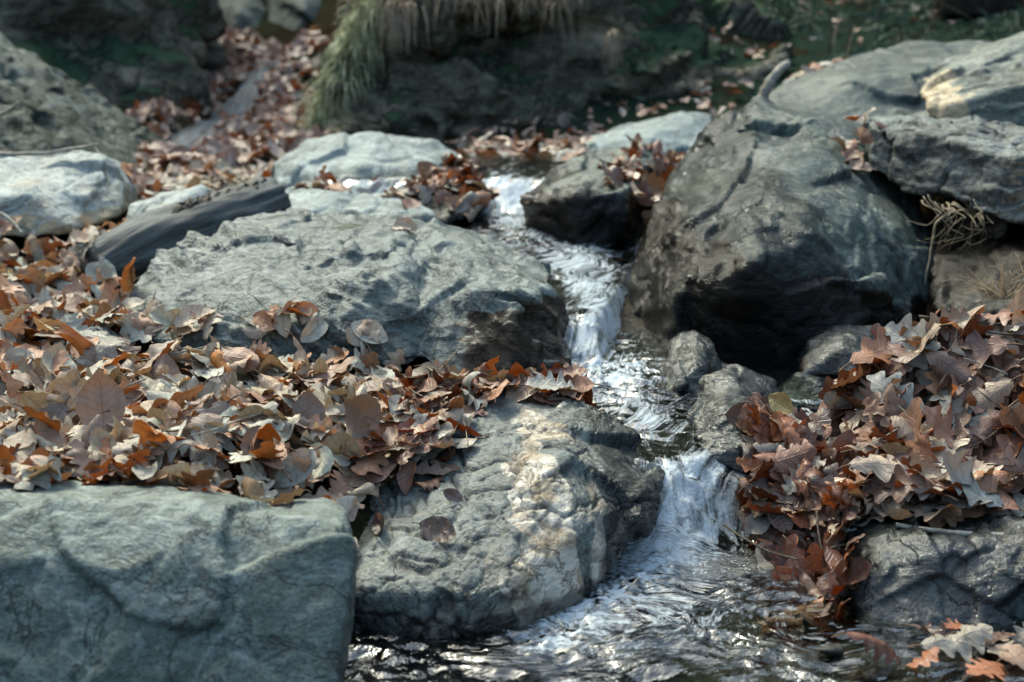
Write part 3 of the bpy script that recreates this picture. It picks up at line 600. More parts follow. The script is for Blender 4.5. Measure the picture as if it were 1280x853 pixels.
# flow lines bend: down the cascade the water slides towards the pool centre
ang = np.where(y < 2.65, .35, -.1)
along = y+.35*np.where(y < 2.7, x, -x*.3)
flow = np.stack([(x-.28*(y-2.4))*1.0, along*.28, 0*x], 1)+warp
chop = .2+.9*np.clip(gL*1.6, 0, 1)+.7*blob(700, 740, 130, 60, -.5)+.9*blob(770, 470, 80, 40)+.35*blob(740, 790, 260, 60)+.6*blob(745, 380, 60, 60)+.5*blob(640, 250, 60, 40)
chop = np.clip(chop, .15, 1.6)
chop = np.maximum(chop, .8*sstep(2.44, 2.3, y))
chop = np.maximum(chop, .75*blob(795, 515, 90, 50))
calm = blob(960, 460, 90, 45)+blob(1080, 800, 130, 60)*.6
chop *= 1-.75*np.clip(calm, 0, 1)
z = L+chop*(.008*ridged((P2+warp)*np.array([11, 17, 1]), 2, .45)+.003*perlin((P2+2*warp)*np.array([24, 32, 1])+9)+.0006*perlin((P2+warp)*80))
z += .008*np.clip(gL*1.5, 0, 1)*perlin(flow*np.array([42, 30, 1]))
z += .010*perlin(P2*np.array([7, 6, 1])+5)*np.clip(chop, 0, 1)
bub = np.clip(1.0*blob(785, 735, 75, 24, -.5)+.9*blob(700, 790, 50, 24, -.5)+.5*blob(850, 700, 50, 14)+1.1*blob(770, 468, 62, 24), 0, 1)
z += bub*(.014*np.abs(perlin(P2*44))+.010*np.abs(perlin(P2*85+7)))
pool = sstep(2.44, 2.3, y)
flow = flow*(1-pool[:, None])+pool[:, None]*(np.stack([(x*.8+y*.35)*.75, (y*.8-x*.35)*1.15, 0*x], 1)+2.2*warp)
foam = .40*np.clip(gL*1.5, 0, 1)+.62*bub*(.55+.9*np.clip(perlin(P2*26)+.4*perlin(P2*60), -.5, 1))+.24*blob(740, 780, 230, 60)+.16*blob(860, 740, 120, 60)+.34*blob(745, 360, 45, 70)+.08*sstep(2.44, 2.3, y)*blob(760, 780, 330, 90)+.26*blob(710, 320, 80, 40)+.34*blob(640, 250, 45, 40)+.22*blob(850, 620, 60, 70)+.2*blob(790, 520, 90, 40)+.10*np.clip(chop-.4, 0, 1)
pl_ = np.array([(632, 225), (630, 262), (655, 292), (712, 335), (742, 385), (768, 455), (800, 515), (852, 565)], float); dmin = np.full(len(px), 1e9)
for a_, b_ in zip(pl_[:-1], pl_[1:]):
    tt = np.clip(((px-a_[0])*(b_-a_)[0]+(py-a_[1])*(b_-a_)[1])/((b_-a_)**2).sum(), 0, 1); dmin = np.minimum(dmin, np.hypot(px-a_[0]-tt*(b_-a_)[0], py-a_[1]-tt*(b_-a_)[1]))
foam = foam+.20*np.exp(-(dmin/34)**2)
foam = np.clip(foam*(1-.9*np.clip(calm, 0, 1)), 0, 1)
keep_w = mesh_from('water', np.stack([x, y, z], 1), grid_faces(len(wx), len(wy)), M['water'], {'foam': foam, 'flow': flow, 'bubble': bub})
link('water', keep_w, kind='structure')
# thin film sliding down the gully
def rill():
    L_ = [(352, 84, 8.6), (330, 100, 8.1), (300, 128, 7.5), (262, 160, 6.9), (238, 188, 6.4), (225, 200, 6.1), (215, 208, 5.8)]; W_ = [.05, .09, .12, .15, .17, .17, .14]
    global RILL
    P = spline([at(*p) for p in L_], 60); RILL = P; w = np.interp(np.linspace(0, 6, 60), range(7), W_)*(1+.25*np.sin(np.arange(60)*.7)); s = np.linspace(-1, 1, 15)
    V = np.array([[p[0]+w[k]*a, p[1]+.02*a, 0] for k, p in enumerate(P) for a in s])
    zz = ground_z(V[:, 0], V[:, 1]).reshape(60, 15); zc = zz.mean(1); zc = np.convolve(np.pad(zc, 4, 'edge'), np.ones(9)/9, 'valid')
    V[:, 2] = np.repeat(zc, 15)+.018-.05*np.tile(s**4, 60)+.010*perlin(V*np.array([14, 3, 1]))
    m = NT('rill_water'); n = m.noise(m.mapping(m.obj(), (6, 1, 1)), 7, 5, .6)
    c = m.mix(m.ramp(n, [(.4, 0.), (.62, 1.)]), (.022, .026, .03), (.13, .15, .17))
    mt = m.done(m.bsdf(Base_Color=c, Roughness=.35, Normal=m.bump(n, .5, .02), Specular_IOR_Level=.2))
    link('water', mesh_from('rill_water', V, grid_faces(60, 15), mt), kind='structure')
rill()
print('water', round(time.time()-T0, 1))

# ------------------------------------------------------------------ log, twigs, roots, grass, trees
def to_local(V, org): return np.asarray(V)-np.asarray(org)
def tubething(name, label, cat, paths, mat, n=7, noise=.1, group=None, land=False):
    V, Fc = merge([tube(p, r, n, noise) for p, r in paths])
    org = np.array(V).min(0)
    me = mesh_from(name, to_local(V, org), Fc, mat)
    if land: ROCKV.append(np.array(V))
    return link(name, me, loc=org, label=label, cat=cat, group=group)
a, b = at(120, 335, 3.72), at(345, 245, 4.2)
P = np.array([a+(b-a)*t+np.array([0, 0, .012*math.sin(t*5)]) for t in np.linspace(-.02, 1, 70)])
R = [.066*(.8+.3*min(1, (k+4)/20))*(1-.12*max(0, (k-60)/10)) for k in range(70)]
V, Fc = tube(P, R, 40); V = np.array(V); N_ = V-np.repeat(P, 40, 0)
ax = nrm(b-a); q = V+np.outer(V@ax, ax)*(-.8)
ga = np.stack([np.repeat(np.arange(70), 40)*.02, 3*np.cos(np.tile(np.arange(40), 70)*math.pi/20), 3*np.sin(np.tile(np.arange(40), 70)*math.pi/20)], 1)
V = V+N_*(.14*ridged(ga, 2)+.10*fbm(q*22, 3)+.10*perlin(V*7))[:, None]
logo = link('fallen_log', mesh_from('fallen_log', V-a, Fc, M['log'], {'lc': np.stack([np.repeat(np.arange(70), 40)*.06, np.cos(np.tile(np.arange(40), 70)*math.pi/20)*1.0, np.sin(np.tile(np.arange(40), 70)*math.pi/20)*1.0], 1)}), loc=a, label='dark grey bare log lying on a slant behind the wavy rock', cat='log')
ROCKV.append(np.concatenate([V, V+np.array([.003, .003, 0])]))
th = np.linspace(.5, 2.3, 10); bp = []
for k in range(30, 66):
    for t in th:
        bp.append(P[k]+np.array([0, -math.cos(t)*R[k], math.sin(t)*R[k]])*(1.08+.05*math.sin(k*1.7+t*3)))
bp = np.array(bp)+.006*np.stack([perlin(np.array(bp)*60+s) for s in (0, 9, 20)], 1)
bk = link('bark', mesh_from('bark', bp-a, grid_faces(36, 10)[RNG.random(35*9) > .25], M['bark']), parent=logo)
md = bk.modifiers.new('thick', 'SOLIDIFY'); md.thickness = .006
def tw(pts, r0, r1, n=24, w=.004):
    P = spline([at(*p) for p in pts], n); P = P+w*np.stack([perlin(P*14+s) for s in (3, 7, 11)], 1)
    return P, np.linspace(r0, r1, n)
tubething('twig', 'long thin grey twig arching above the pale flat-topped stone', 'twig', [tw([(-60, 196, 4.5), (0, 193, 4.5), (60, 191, 4.5), (124, 180, 4.5)], .009, .005), tw([(118, 181, 4.5), (128, 200, 4.45), (138, 230, 4.35)], .004, .002)], M['twig'])
tubething('twig', 'short pale twig standing up against the tilted slab', 'twig', [tw([(-30, 160, 5.0), (0, 143, 5.), (24, 126, 5.05)], .006, .003)], M['twig'])
tubething('twig', 'curved pale twig in front of the pale flat-topped stone', 'twig', [tw([(-30, 265, 3.95), (0, 268, 3.95), (15, 278, 3.93), (26, 292, 3.9)], .007, .004)], M['twig'])
tubething('twig', 'broken brown twig under the leaves on the squared block', 'twig', [tw([(1120, 656, 2.28), (1180, 664, 2.26), (1225, 669, 2.25), (1274, 672, 2.24)], .0045, .0058)], M['twig'])
tubething('twig', 'stubby dark twig with a pale cut end in the leaf pile', 'twig', [tw([(262, 492, 2.66), (285, 500, 2.64), (305, 503, 2.63)], .014, .013)], M['darktwig'], n=10)
tubething('twig', 'thin black twig lying across the top of the leaf heap', 'twig', [tw([(1150, 395, 2.75), (1200, 400, 2.72), (1250, 405, 2.7), (1300, 402, 2.7)], .003, .002), tw([(1205, 401, 2.72), (1240, 415, 2.68), (1290, 420, 2.65)], .0025, .0015)], M['darktwig'])
tubething('twig', 'slim dark twig trailing from the wet leaves down to the water', 'twig', [tw([(905, 655, 2.42), (930, 672, 2.38), (960, 688, 2.34), (1000, 700, 2.3)], .0022, .0014), tw([(1030, 690, 2.3), (1050, 683, 2.3), (1075, 678, 2.3)], .002, .001), tw([(1020, 640, 2.36), (1028, 690, 2.3), (1032, 715, 2.28)], .0025, .0014)], M['darktwig'])
tubething('stick', 'pale broken stick leaning beside the smooth boulder behind', 'stick', [tw([(950, 128, 5.1), (962, 105, 5.1), (975, 88, 5.12), (985, 80, 5.15)], .022, .014)], M['twig'], n=9, noise=.2)
rp = []
for k in range(15):
    u0 = 1165+k*4; s = RNG.uniform(-1, 1, 6)*7
    u0 += s[5]*2; rp.append(tw([(u0, 257+s[0], 3.7), (u0+10+2*s[1], 258+2*s[1], 3.66), (u0+18+3*s[2], 275+2*s[3], 3.62), (u0+12+3*s[3], 292+2*s[4], 3.62), (u0+3*s[5], 300+3*s[0], 3.68)], .0026+.0008*s[1]/7, .0006, 26, .026))
rp.append(tw([(1190, 262, 3.7), (1168, 280, 3.68), (1162, 320, 3.66), (1160, 360, 3.62)], .0045, .0018, 26, .012))
tubething('root', 'tangle of dry roots dangling under the layered slab', 'roots', rp, M['root'], n=5)

def blades(roots, dirs, length, width, droop, seg=5):
    """flat tapering blades that bend down under their own weight"""
    V, Fc = [], []
    for r, d, l, w, dr in zip(roots, dirs, length, width, droop):
        p = np.array(r, float); d = nrm(d); side = nrm(np.cross(d, [RNG.normal(), RNG.normal(), .3]))
        b = len(V)
        for k in range(seg+1):
            ww = w*(1-k/seg)**.7+.0004
            V.append(p-side*ww); V.append(p+side*ww)
            p = p+d*l/seg; d = nrm(d+np.array([0, 0, -dr/seg]))
        for k in range(seg): Fc.append((b+2*k, b+2*k+1, b+2*k+3, b+2*k+2))
    return V, Fc
def grass(name, label, mat, n, pos, dirf, ln, wd, dr, group=None, kind='stuff', cat='grass'):
    roots = [pos() for _ in range(n)]
    V, Fc = blades(roots, [dirf(r) for r in roots], RNG.uniform(*ln, n), RNG.uniform(*wd, n), RNG.uniform(*dr, n))
    org = np.mean(roots, 0)
    return link(name, mesh_from(name, to_local(V, org), np.array(Fc), mat), loc=org, label=label, cat=cat, kind=kind)
def hang():
    # tufts: clustered along the lip
    k = RNG.integers(0, 16); c = (545, 556, 570, 588, 596, 604, 612, 622, 640, 655, 668, 690, 705, 715, 440, 470)[k]+RNG.normal()*7
    return at(c, (-30, -6, -40, -12, 2, -20, -50, -8, -34, -14, -30, -8, -40, -25, -10, -14)[k]+RNG.normal()*7, 6.36+RNG.uniform(-.03, .12))
grass('hanging_grass', 'curtain of dry straw-coloured grass hanging over the dark bank', M['drygrass'], 430, hang, lambda r: np.array([RNG.normal()*.5, -.8, .25+RNG.normal()*.3]), (.06, .27), (.003, .0065), (2, 7))
grass('hanging_grass', 'tuft of dry grass hanging from the corner of the dark bank', M['drygrass'], 130, lambda: at(500+RNG.normal()*8, 10+RNG.normal()*5, 6.4), lambda r: np.array([RNG.normal()*.25, -.7, .1]), (.15, .28), (.003, .005), (5, 9))
grass('hanging_grass', 'small dry tuft hanging halfway up the dark bank by the fern', M['drygrass'], 110, lambda: at(766+RNG.normal()*3, 45+RNG.normal()*3, 6.52), lambda r: np.array([RNG.normal()*.2, -.6, .1]), (.08, .2), (.003, .0045), (6, 9))
def moss_pos():
    t = RNG.random()**1.2; u = 470-62*t+RNG.normal()*9; v = 5+150*t+RNG.normal()*7
    return at(u, v, 6.5-.15*t)
grass('moss_grass', 'bright green mossy grass streaming down the corner of the dark bank', M['greengrass'], 1300, moss_pos, lambda r: np.array([RNG.normal()*.6-.25, -.7+RNG.normal()*.3, .5+RNG.normal()*.3]), (.05, .26), (.002, .006), (1.5, 7))
grass('dry_grass', 'dry grass tuft fanning out in the shadow beneath the slab', M['drygrass'], 70, lambda: at(1255+RNG.normal()*14, 374, 3.2+RNG.uniform(-.03, .03)), lambda r: np.array([RNG.normal()*.55, -.2, .8]), (.07, .15), (.0012, .0025), (.5, 2), kind='thing', cat='grass tuft')
def slope_pos():
    while True:
        y = RNG.uniform(6.3, 10.5); x = RNG.uniform(.25*y-.6, .42*y)
        if perlin(np.array([[x*1.3, y*1.3, 4.]]))[0]+RNG.normal()*.15 > -.05: return np.array([x, y, 0.])
sp_ = [slope_pos() for _ in range(3500)]; sz_ = ground_z([p[0] for p in sp_], [p[1] for p in sp_]); it_ = iter([np.array([p[0], p[1], z]) for p, z in zip(sp_, sz_)])
grass('ground_cover', 'dark low moss and grass covering the slope at the back', M['darkgreen'], 3500, lambda: next(it_), lambda r: np.array([RNG.normal()*.7, RNG.normal()*.7-.2, .8]), (.03, .13), (.004, .012), (.5, 3))
def stems(n):
    out = []
    for _ in range(n):
        y = RNG.uniform(6.4, 9.5); x = RNG.uniform(.2*y, .38*y); z = ground_z(x, y)[0]; d = RNG.normal(size=2)*.12; h = RNG.uniform(.15, .6)
        P = np.array([[x+d[0]*t*t*2, y+d[1]*t, z+h*t] for t in np.linspace(0, 1, 9)]); out.append((P, np.linspace(.006, .002, 9)))
    return out
for k_, (p_, r_) in enumerate(stems(26)):
    tubething('sapling', 'thin bare brown stem standing on the mossy slope at the back', 'sapling', [(p_, r_)], M['darktwig' if k_ % 3 else 'root'], n=5, group='bare stems on the slope')
def fern(u, v, Y, label):
    V, Fc = [], []
    c = at(u, v, Y)
    for k in range(7):
        az = RNG.uniform(0, 2*math.pi); d = np.array([math.cos(az)*.8, -.5+.4*math.sin(az), .5]); p = c.copy(); d = nrm(d); side = nrm(np.cross(d, [0, 0, 1])); l = .14
        for j in range(10):
            w = .035*(1-j/10)**.8
            for s in (-1, 1):
                b = len(V); V += [p, p+d*.010+side*s*w*.5+np.array([0, 0, .003]), p+side*s*w-np.array([0, 0, .004]), p-d*.004+side*s*w*.5]; Fc.append((b, b+1, b+2, b+3))
            p = p+d*l/10; d = nrm(d+np.array([0, 0, -.09]))
    link('fern', mesh_from('fern', to_local(V, c), Fc, M['fern']), loc=c, label=label, cat='fern')
fern(768, 112, 6.45, 'small green fern low on the dark bank'); fern(795, 92, 6.5, 'small green fern higher on the dark bank beside the other')
def tree(u, v, Y, r, h, lean, label):
    c = at(u, v, Y); c[2] = ground_z(c[0], c[1])[0]-.05
    t = np.linspace(0, 1, 26)
    P = c+np.stack([lean*h*t**1.2+.03*np.sin(t*9), .2*np.sin(t*4)*t, h*t], 1)
    V, Fc = tube(P, r*(1.5*np.exp(-t*14)+1-.75*t), 18); V = np.array(V); V = V+.12*r*np.stack([perlin(V*8), perlin(V*8+20), 0*V[:, 0]], 1)
    root = bpy.data.objects.new('tree', None); COL.objects.link(root); root.location = c; root['label'] = label; root['category'] = 'tree'
    link('trunk', mesh_from('trunk', V-c, Fc, M['trunkbark']), parent=root)
    for k in range(9):
        i = 10+int(k*1.6); az = RNG.uniform(0, 6.28); l = h*.28*RNG.uniform(.7, 1.2); p0 = P[i]
        q = p0+np.stack([np.cos(az)*l*np.linspace(0, 1, 12), np.sin(az)*l*np.linspace(0, 1, 12), .6*l*np.linspace(0, 1, 12)**1.4], 1)
        parts = [tube(q, np.linspace(r*.32, r*.05, 12), 8)]
        for j in range(4, 12, 2):
            e = q[j]+RNG.normal(size=3)*l*.25+np.array([0, 0, l*.15]); parts.append(tube([q[j], (q[j]+e)/2+RNG.normal(size=3)*.03, e], [r*.1, r*.06, r*.02], 5))
        v_, f_ = merge(parts); link('limb', mesh_from('limb', np.array(v_)-c, f_, M['trunkbark']), parent=root)
tree(1084, 34, 8.6, .055, 6, .02, 'thin dark tree trunk on the mossy slope, more upright of the two')
tree(1240, 50, 7.6, .13, 7, -.05, 'thick dark tree trunk at the back beyond the sun-tinted rock')
tree(1140, 40, 9.2, .05, 6, .10, 'slender leaning tree trunk far back on the slope')

# ------------------------------------------------------------------ leaves
def leaf_shape(kind, seed, nt, ns):
    """one blade in its own plane: x across, y from stalk to tip, unit length; curled, ridged and folded by its own numbers"""
    g = np.random.default_rng(seed)
    t = np.linspace(0, 1, nt); s = np.linspace(-1, 1, 2*ns+1)
    if kind == 'oak':
        env = .37*np.sin(np.pi*np.clip(t, 0, 1)**1.25)**.75*(1-.15*t)+.02*(1-t)
        nl = g.choice([3.6, 4.3, 5.0]); ph = g.uniform(-.2, .2)
        lob = lambda sgn: 1-.56*(.5+.5*np.cos(2*np.pi*(nl*t**.92+ph*sgn)))**1.3*sstep(.04, .25, t)*(1-.45*sstep(.8, 1, t))
        wl_, wr_ = env*lob(1), env*lob(-1)
    else:
        env = .31*np.sin(np.pi*t**.92)**.8
        wl_ = env*(1+.02*np.sin(t*60)); wr_ = env*(1+.02*np.sin(t*60+1))
    wide = g.uniform(.85, 1.2)
    T, S = np.meshgrid(t, s, indexing='ij')
    W = np.where(S < 0, wl_[:, None], wr_[:, None])*wide
    x = S*W; fwd = .05*np.abs(S) if kind == 'oak' else .03*np.abs(S)
    y = T+fwd*np.sin(np.pi*T)
    curl = g.choice([0, 1, 2], p=[.46, .37, .17])
    roll = [g.uniform(-1.2, 1.2), g.uniform(1.2, 3.2)*g.choice([-1, 1]), g.uniform(3, 5.5)*g.choice([-1, 1])][curl]
    bend = g.normal()*[.5, .9, 1.2][curl]
    fold = g.uniform(0, .5)
    # transverse roll with its own amount on each half
    ra = roll*g.uniform(.6, 1.3); rb = roll*g.uniform(.6, 1.3)
    k = np.where(S < 0, ra, rb)*(1+.5*np.sin(T*3+g.uniform(0, 6)))
    an = np.abs(x)*k+fold*np.sign(roll)*.6*(np.abs(S) > .01)
    xx = np.sign(x)*np.where(np.abs(k) > .05, (np.sin(an)-np.sin(an-np.abs(x)*k))/np.where(np.abs(k) > .05, k, 1), np.abs(x))
    zz = np.where(np.abs(k) > .05, -(np.cos(an)-np.cos(an-np.abs(x)*k))/np.where(np.abs(k) > .05, k, 1), 0)
    amp = g.uniform(.006, .02)
    zz = zz+amp*np.sin((T-np.abs(S)*.16)*9*2*np.pi)*np.abs(S)**.7*np.sin(np.pi*T)
    q = np.stack([x.ravel(), y.ravel(), 0*x.ravel()+seed*.37], 1)
    zz = zz+(g.uniform(.03, .10)*perlin(q*3.1)+g.uniform(.015, .05)*perlin(q*7.7+5)).reshape(x.shape)
    # bend along the midrib and twist
    tw_ = g.normal()*.5*(T-.4); c_, s_ = np.cos(tw_), np.sin(tw_); xx, zz = xx*c_-zz*s_, xx*s_+zz*c_
    if abs(bend) > .05:
        th = y*bend; yy = (np.sin(th))/bend-zz*np.sin(th); zz = (1-np.cos(th))/bend+zz*np.cos(th)
    else: yy = y
    V = np.stack([xx.ravel(), yy.ravel(), zz.ravel()], 1)
    lc = np.stack([T.ravel(), S.ravel(), np.full(T.size, (seed % 997)/997.)], 1)
    return V, lc, curl
# (linear colour, word, weight)
PAL = {
 'dry': [((.50, .41, .34), 'pinkish grey', 3.6), ((.45, .45, .42), 'silvery grey', 3.6), ((.42, .27, .17), 'tan brown', 3), ((.36, .15, .065), 'rust brown', 2.2), ((.54, .21, .055), 'orange brown', 2.6),
         ((.20, .12, .08), 'dark brown', 1.6), ((.58, .47, .35), 'cream', 1.2), ((.34, .29, .22), 'olive grey', .9), ((.46, .30, .23), 'dusty pink', 1.5)],
 'wet': [((.34, .12, .045), 'rust brown', 3), ((.17, .07, .035), 'dark brown', 2.4), ((.44, .17, .05), 'orange brown', 1.6), ((.42, .42, .43), 'silvery grey', 3), ((.48, .36, .29), 'pinkish grey', 2.4), ((.34, .22, .16), 'tan brown', 1.5), ((.27, .075, .03), 'reddish brown', 1.6)],
 'soak': [((.30, .085, .025), 'reddish brown', 3), ((.52, .17, .04), 'orange brown', 3), ((.10, .045, .025), 'dark brown', 3), ((.40, .40, .41), 'silvery grey', 1), ((.36, .22, .14), 'tan brown', 1)],
 'far': [((.36, .17, .09), 'rust brown', 3), ((.40, .24, .16), 'tan brown', 3), ((.44, .36, .31), 'pinkish grey', 1.6), ((.16, .09, .05), 'dark brown', 1.5)],
}
# stacking field
CX0, CY0, CS, NX, NY = -2.3, 1.55, .008, 580, 680
gxx, gyy = np.meshgrid(CX0+CS*(np.arange(NX)+.5), CY0+CS*(np.arange(NY)+.5), indexing='ij')
HF = ground_z(gxx.ravel(), gyy.ravel()).reshape(NX, NY)
for RV in ROCKV:
    ix = ((RV[:, 0]-CX0)/CS).astype(int); iy = ((RV[:, 1]-CY0)/CS).astype(int); m = (ix >= 0) & (ix < NX) & (iy >= 0) & (iy < NY)
    np.maximum.at(HF, (ix[m], iy[m]), RV[m, 2])
H2 = HF.copy()
for dx in (-1, 0, 1):
    for dy in (-1, 0, 1):
        H2 = np.maximum(H2, np.roll(np.roll(HF, dx, 0), dy, 1)) if (dx or dy) else H2
HF = np.minimum(H2, np.where(H2-HF > .004, H2, HF)); HF = np.where((gyy > 4.68) & (np.abs(gxx) < .75), np.maximum(HF, level(gxx, gyy)), HF); HF = np.where((gyy < 2.16) & (gxx > .47), np.maximum(HF, level(gxx, gyy)+.009), HF); HF0 = HF.copy()
def smooth_field(A, k=5):
    for _ in range(k):
        A = (A+np.roll(A, 1, 0)+np.roll(A, -1, 0)+np.roll(A, 1, 1)+np.roll(A, -1, 1))/5
    return A
HS = smooth_field(HF, 14); GXf, GYf = np.gradient(HS, CS)
LEAVES = []        # dicts: V, lc, tint, wet, kind, ...
def drop(x, y, kind, size, pal, wet, tilt, seed, zone, up=None, nt=None, ns=3, curl=None, yaw=None, tint=None, sink=62):
    global HF
    i, j = int((x-CX0)/CS), int((y-CY0)/CS)
    if not (12 < i < NX-12 and 12 < j < NY-12): return None
    g = np.random.default_rng(seed)
    V, lc, cu = leaf_shape(kind, seed, nt or (30 if kind == 'oak' else 16), ns)
    nrmv = nrm([-GXf[i, j], -GYf[i, j], 1.0]) if up is None else nrm(up)
    nrmv = nrm(nrmv+np.array([g.normal()*tilt, g.normal()*tilt, 0]))
    if g.random() < .42: V = V*np.array([1, 1, -1])
    ya = g.uniform(0, 2*np.pi) if yaw is None else yaw
    f = np.array([math.cos(ya), math.sin(ya), 0]); f = nrm(f-nrmv*(f@nrmv)); r = np.cross(f, nrmv)
    Q = (V-np.array([0, .5, 0]))*size
    Q = Q[:, :1]*r+Q[:, 1:2]*f+Q[:, 2:]*nrmv
    Q[:, 0] += x; Q[:, 1] += y
    ix = np.clip(((Q[:, 0]-CX0)/CS).astype(int), 0, NX-1); iy = np.clip(((Q[:, 1]-CY0)/CS).astype(int), 0, NY-1)
    dz = HF[ix, iy]-Q[:, 2]
    z0 = np.percentile(dz, sink)+.002
    Q[:, 2] += z0
    np.maximum.at(HF, (ix, iy), np.minimum(Q[:, 2], HF[ix, iy]+.022))
    p = PAL[pal]; w = np.array([q[2] for q in p]); c = p[g.choice(len(p), p=w/w.sum())]
    if tint is not None: c = tint
    L_ = dict(V=Q, lc=lc, tint=np.clip(np.array(c[0])*np.array([1.0, 1.02, .86])*g.uniform(.6, 1.2), 0, .7), word=c[1], wet=wet, kind=kind, curl=cu, zone=zone, size=size, dims=(nt or (30 if kind == 'oak' else 16), 2*ns+1), nz=abs(nrmv[2]), fdir=f)
    LEAVES.append(L_); return L_
def region(poly, n, zone, pal='dry', size=(.075, .125), tilt=.45, wet=(0, 0), oak=.62, slope=1.6, hmax=None, seed=0, nt=None, ns=3, dens=None, water=.004):
    """scatter over a patch of ground outlined by its corners"""
    C = np.array([at(*p)[:2] for p in poly]); lo, hi = C.min(0), C.max(0); g = np.random.default_rng(900+seed); k = 0; tries = 0
    while k < n and tries < n*30:
        tries += 1
        x, y = g.uniform(lo[0], hi[0]), g.uniform(lo[1], hi[1])
        if not in_poly(np.array([x]), np.array([y]), C)[0]: continue
        i, j = int((x-CX0)/CS), int((y-CY0)/CS)
        if not (12 < i < NX-12 and 12 < j < NY-12): continue
        if math.hypot(GXf[i, j], GYf[i, j]) > slope: continue
        if water is not None and x > -.35-.1*(y-2.5) and HF[i, j] < level(np.array([x]), np.array([y]))[0]+water: continue
        if hmax is not None and HF0[i, j] > hmax: continue
        if dens is not None and g.random() > dens(x, y): continue
        drop(x, y, 'oak' if g.random() < oak else 'beech', g.uniform(*size), pal, g.uniform(*wet), abs(g.normal())*tilt*.6+tilt*.4, int(g.integers(1e6)), zone, nt=nt, ns=ns)
        k += 1
# far litter first, then towards the camera
region([(130, 205, 5.3), (330, 200, 5.6), (360, 250, 4.6), (270, 260, 4.5), (250, 238, 4.55), (160, 240, 4.55)], 170, 'behind the dark log', 'dry', (.07, .11), .4, seed=1, nt=14, ns=2, hmax=.42)
region([(-150, 300, 4.3), (155, 292, 4.2), (150, 330, 3.75), (170, 360, 3.4), (140, 400, 3.2), (-150, 400, 3.2)], 300, 'in the far big pile', 'dry', (.075, .12), .5, seed=2, hmax=.34, nt=22, ns=2)
region([(-150, 400, 3.25), (140, 395, 3.3), (330, 415, 3.12), (540, 440, 2.98), (650, 470, 2.9), (560, 500, 2.72), (-150, 500, 2.7)], 420, 'below the wavy rock', 'dry', (.065, .13), .5, seed=3, slope=1.2, hmax=.265)
region([(320, 425, 3.06), (560, 462, 2.98), (560, 482, 2.86), (320, 442, 2.92)], 42, 'in the gap below the wavy rock', 'dry', (.06, .1), .6, seed=22, slope=3, hmax=.30)
region([(-150, 490, 2.75), (560, 490, 2.75), (540, 560, 2.46), (430, 600, 2.32), (420, 632, 2.22), (-150, 612, 2.2)], 560, 'amid the big leaf pile', 'dry', (.06, .135), .5, seed=4, slope=1.3)
region([(-150, 585, 2.3), (200, 585, 2.28), (430, 605, 2.26), (425, 640, 2.12), (200, 622, 2.1), (-150, 612, 2.1)], 90, 'beside the square slab', 'dry', (.065, .11), .45, seed=5, slope=1.5)
region([(520, 475, 2.85), (640, 465, 2.88), (740, 490, 2.8), (745, 512, 2.7), (640, 510, 2.68), (560, 545, 2.5), (470, 600, 2.36), (440, 590, 2.4)], 95, 'on top of the quartz-banded rock', 'wet', (.06, .11), .35, (.1, .6), seed=6, slope=1.5)
region([(440, 600, 2.4), (560, 560, 2.5), (590, 575, 2.45), (540, 640, 2.34), (450, 640, 2.38)], 20, 'on the quartz-banded rock', 'wet', (.06, .09), .2, (.4, .9), seed=7, slope=2)
# heap on the block
heap = lambda x, y: 1.0
region([(1030, 470, 2.95), (1120, 390, 3.05), (1400, 385, 3.0), (1400, 480, 2.62), (1100, 520, 2.62)], 330, 'high on the leaf heap', 'wet', (.07, .135), .7, (0, .5), seed=8, oak=.85)
region([(985, 520, 2.72), (1060, 470, 2.8), (1400, 470, 2.75), (1400, 610, 2.42), (1150, 640, 2.3), (1060, 650, 2.32), (1000, 600, 2.5)], 380, 'low on the leaf heap', 'wet', (.075, .15), .6, (0, .5), seed=9, oak=.85, slope=2.5)
region([(930, 560, 2.66), (1000, 520, 2.74), (1060, 640, 2.36), (1065, 740, 2.2), (990, 750, 2.2), (940, 660, 2.42)], 170, 'on the wet pool bank', 'soak', (.065, .11), .6, (.4, 1), seed=10, oak=.75, slope=3, water=-.02)
region([(940, 690, 2.36), (1010, 680, 2.34), (1065, 745, 2.18), (1000, 765, 2.14), (950, 730, 2.24)], 34, 'at the foot of the heap', 'soak', (.06, .1), .5, (.6, 1), seed=20, oak=.7, slope=4, water=-.2)
region([(1090, 790, 2.08), (1300, 780, 2.12), (1300, 870, 1.88), (1100, 870, 1.88)], 7, 'in the wet corner below the block', 'soak', (.06, .095), .06, (.6, 1), seed=21, oak=.7, slope=3, water=-.2)
region([(-150, 400, 3.25), (540, 440, 2.98), (640, 480, 2.8), (430, 640, 2.15), (-150, 612, 2.2)], 120, 'crumbled among the big pile', 'dry', (.025, .045), .5, seed=23, oak=.3, slope=1.4, hmax=.33)
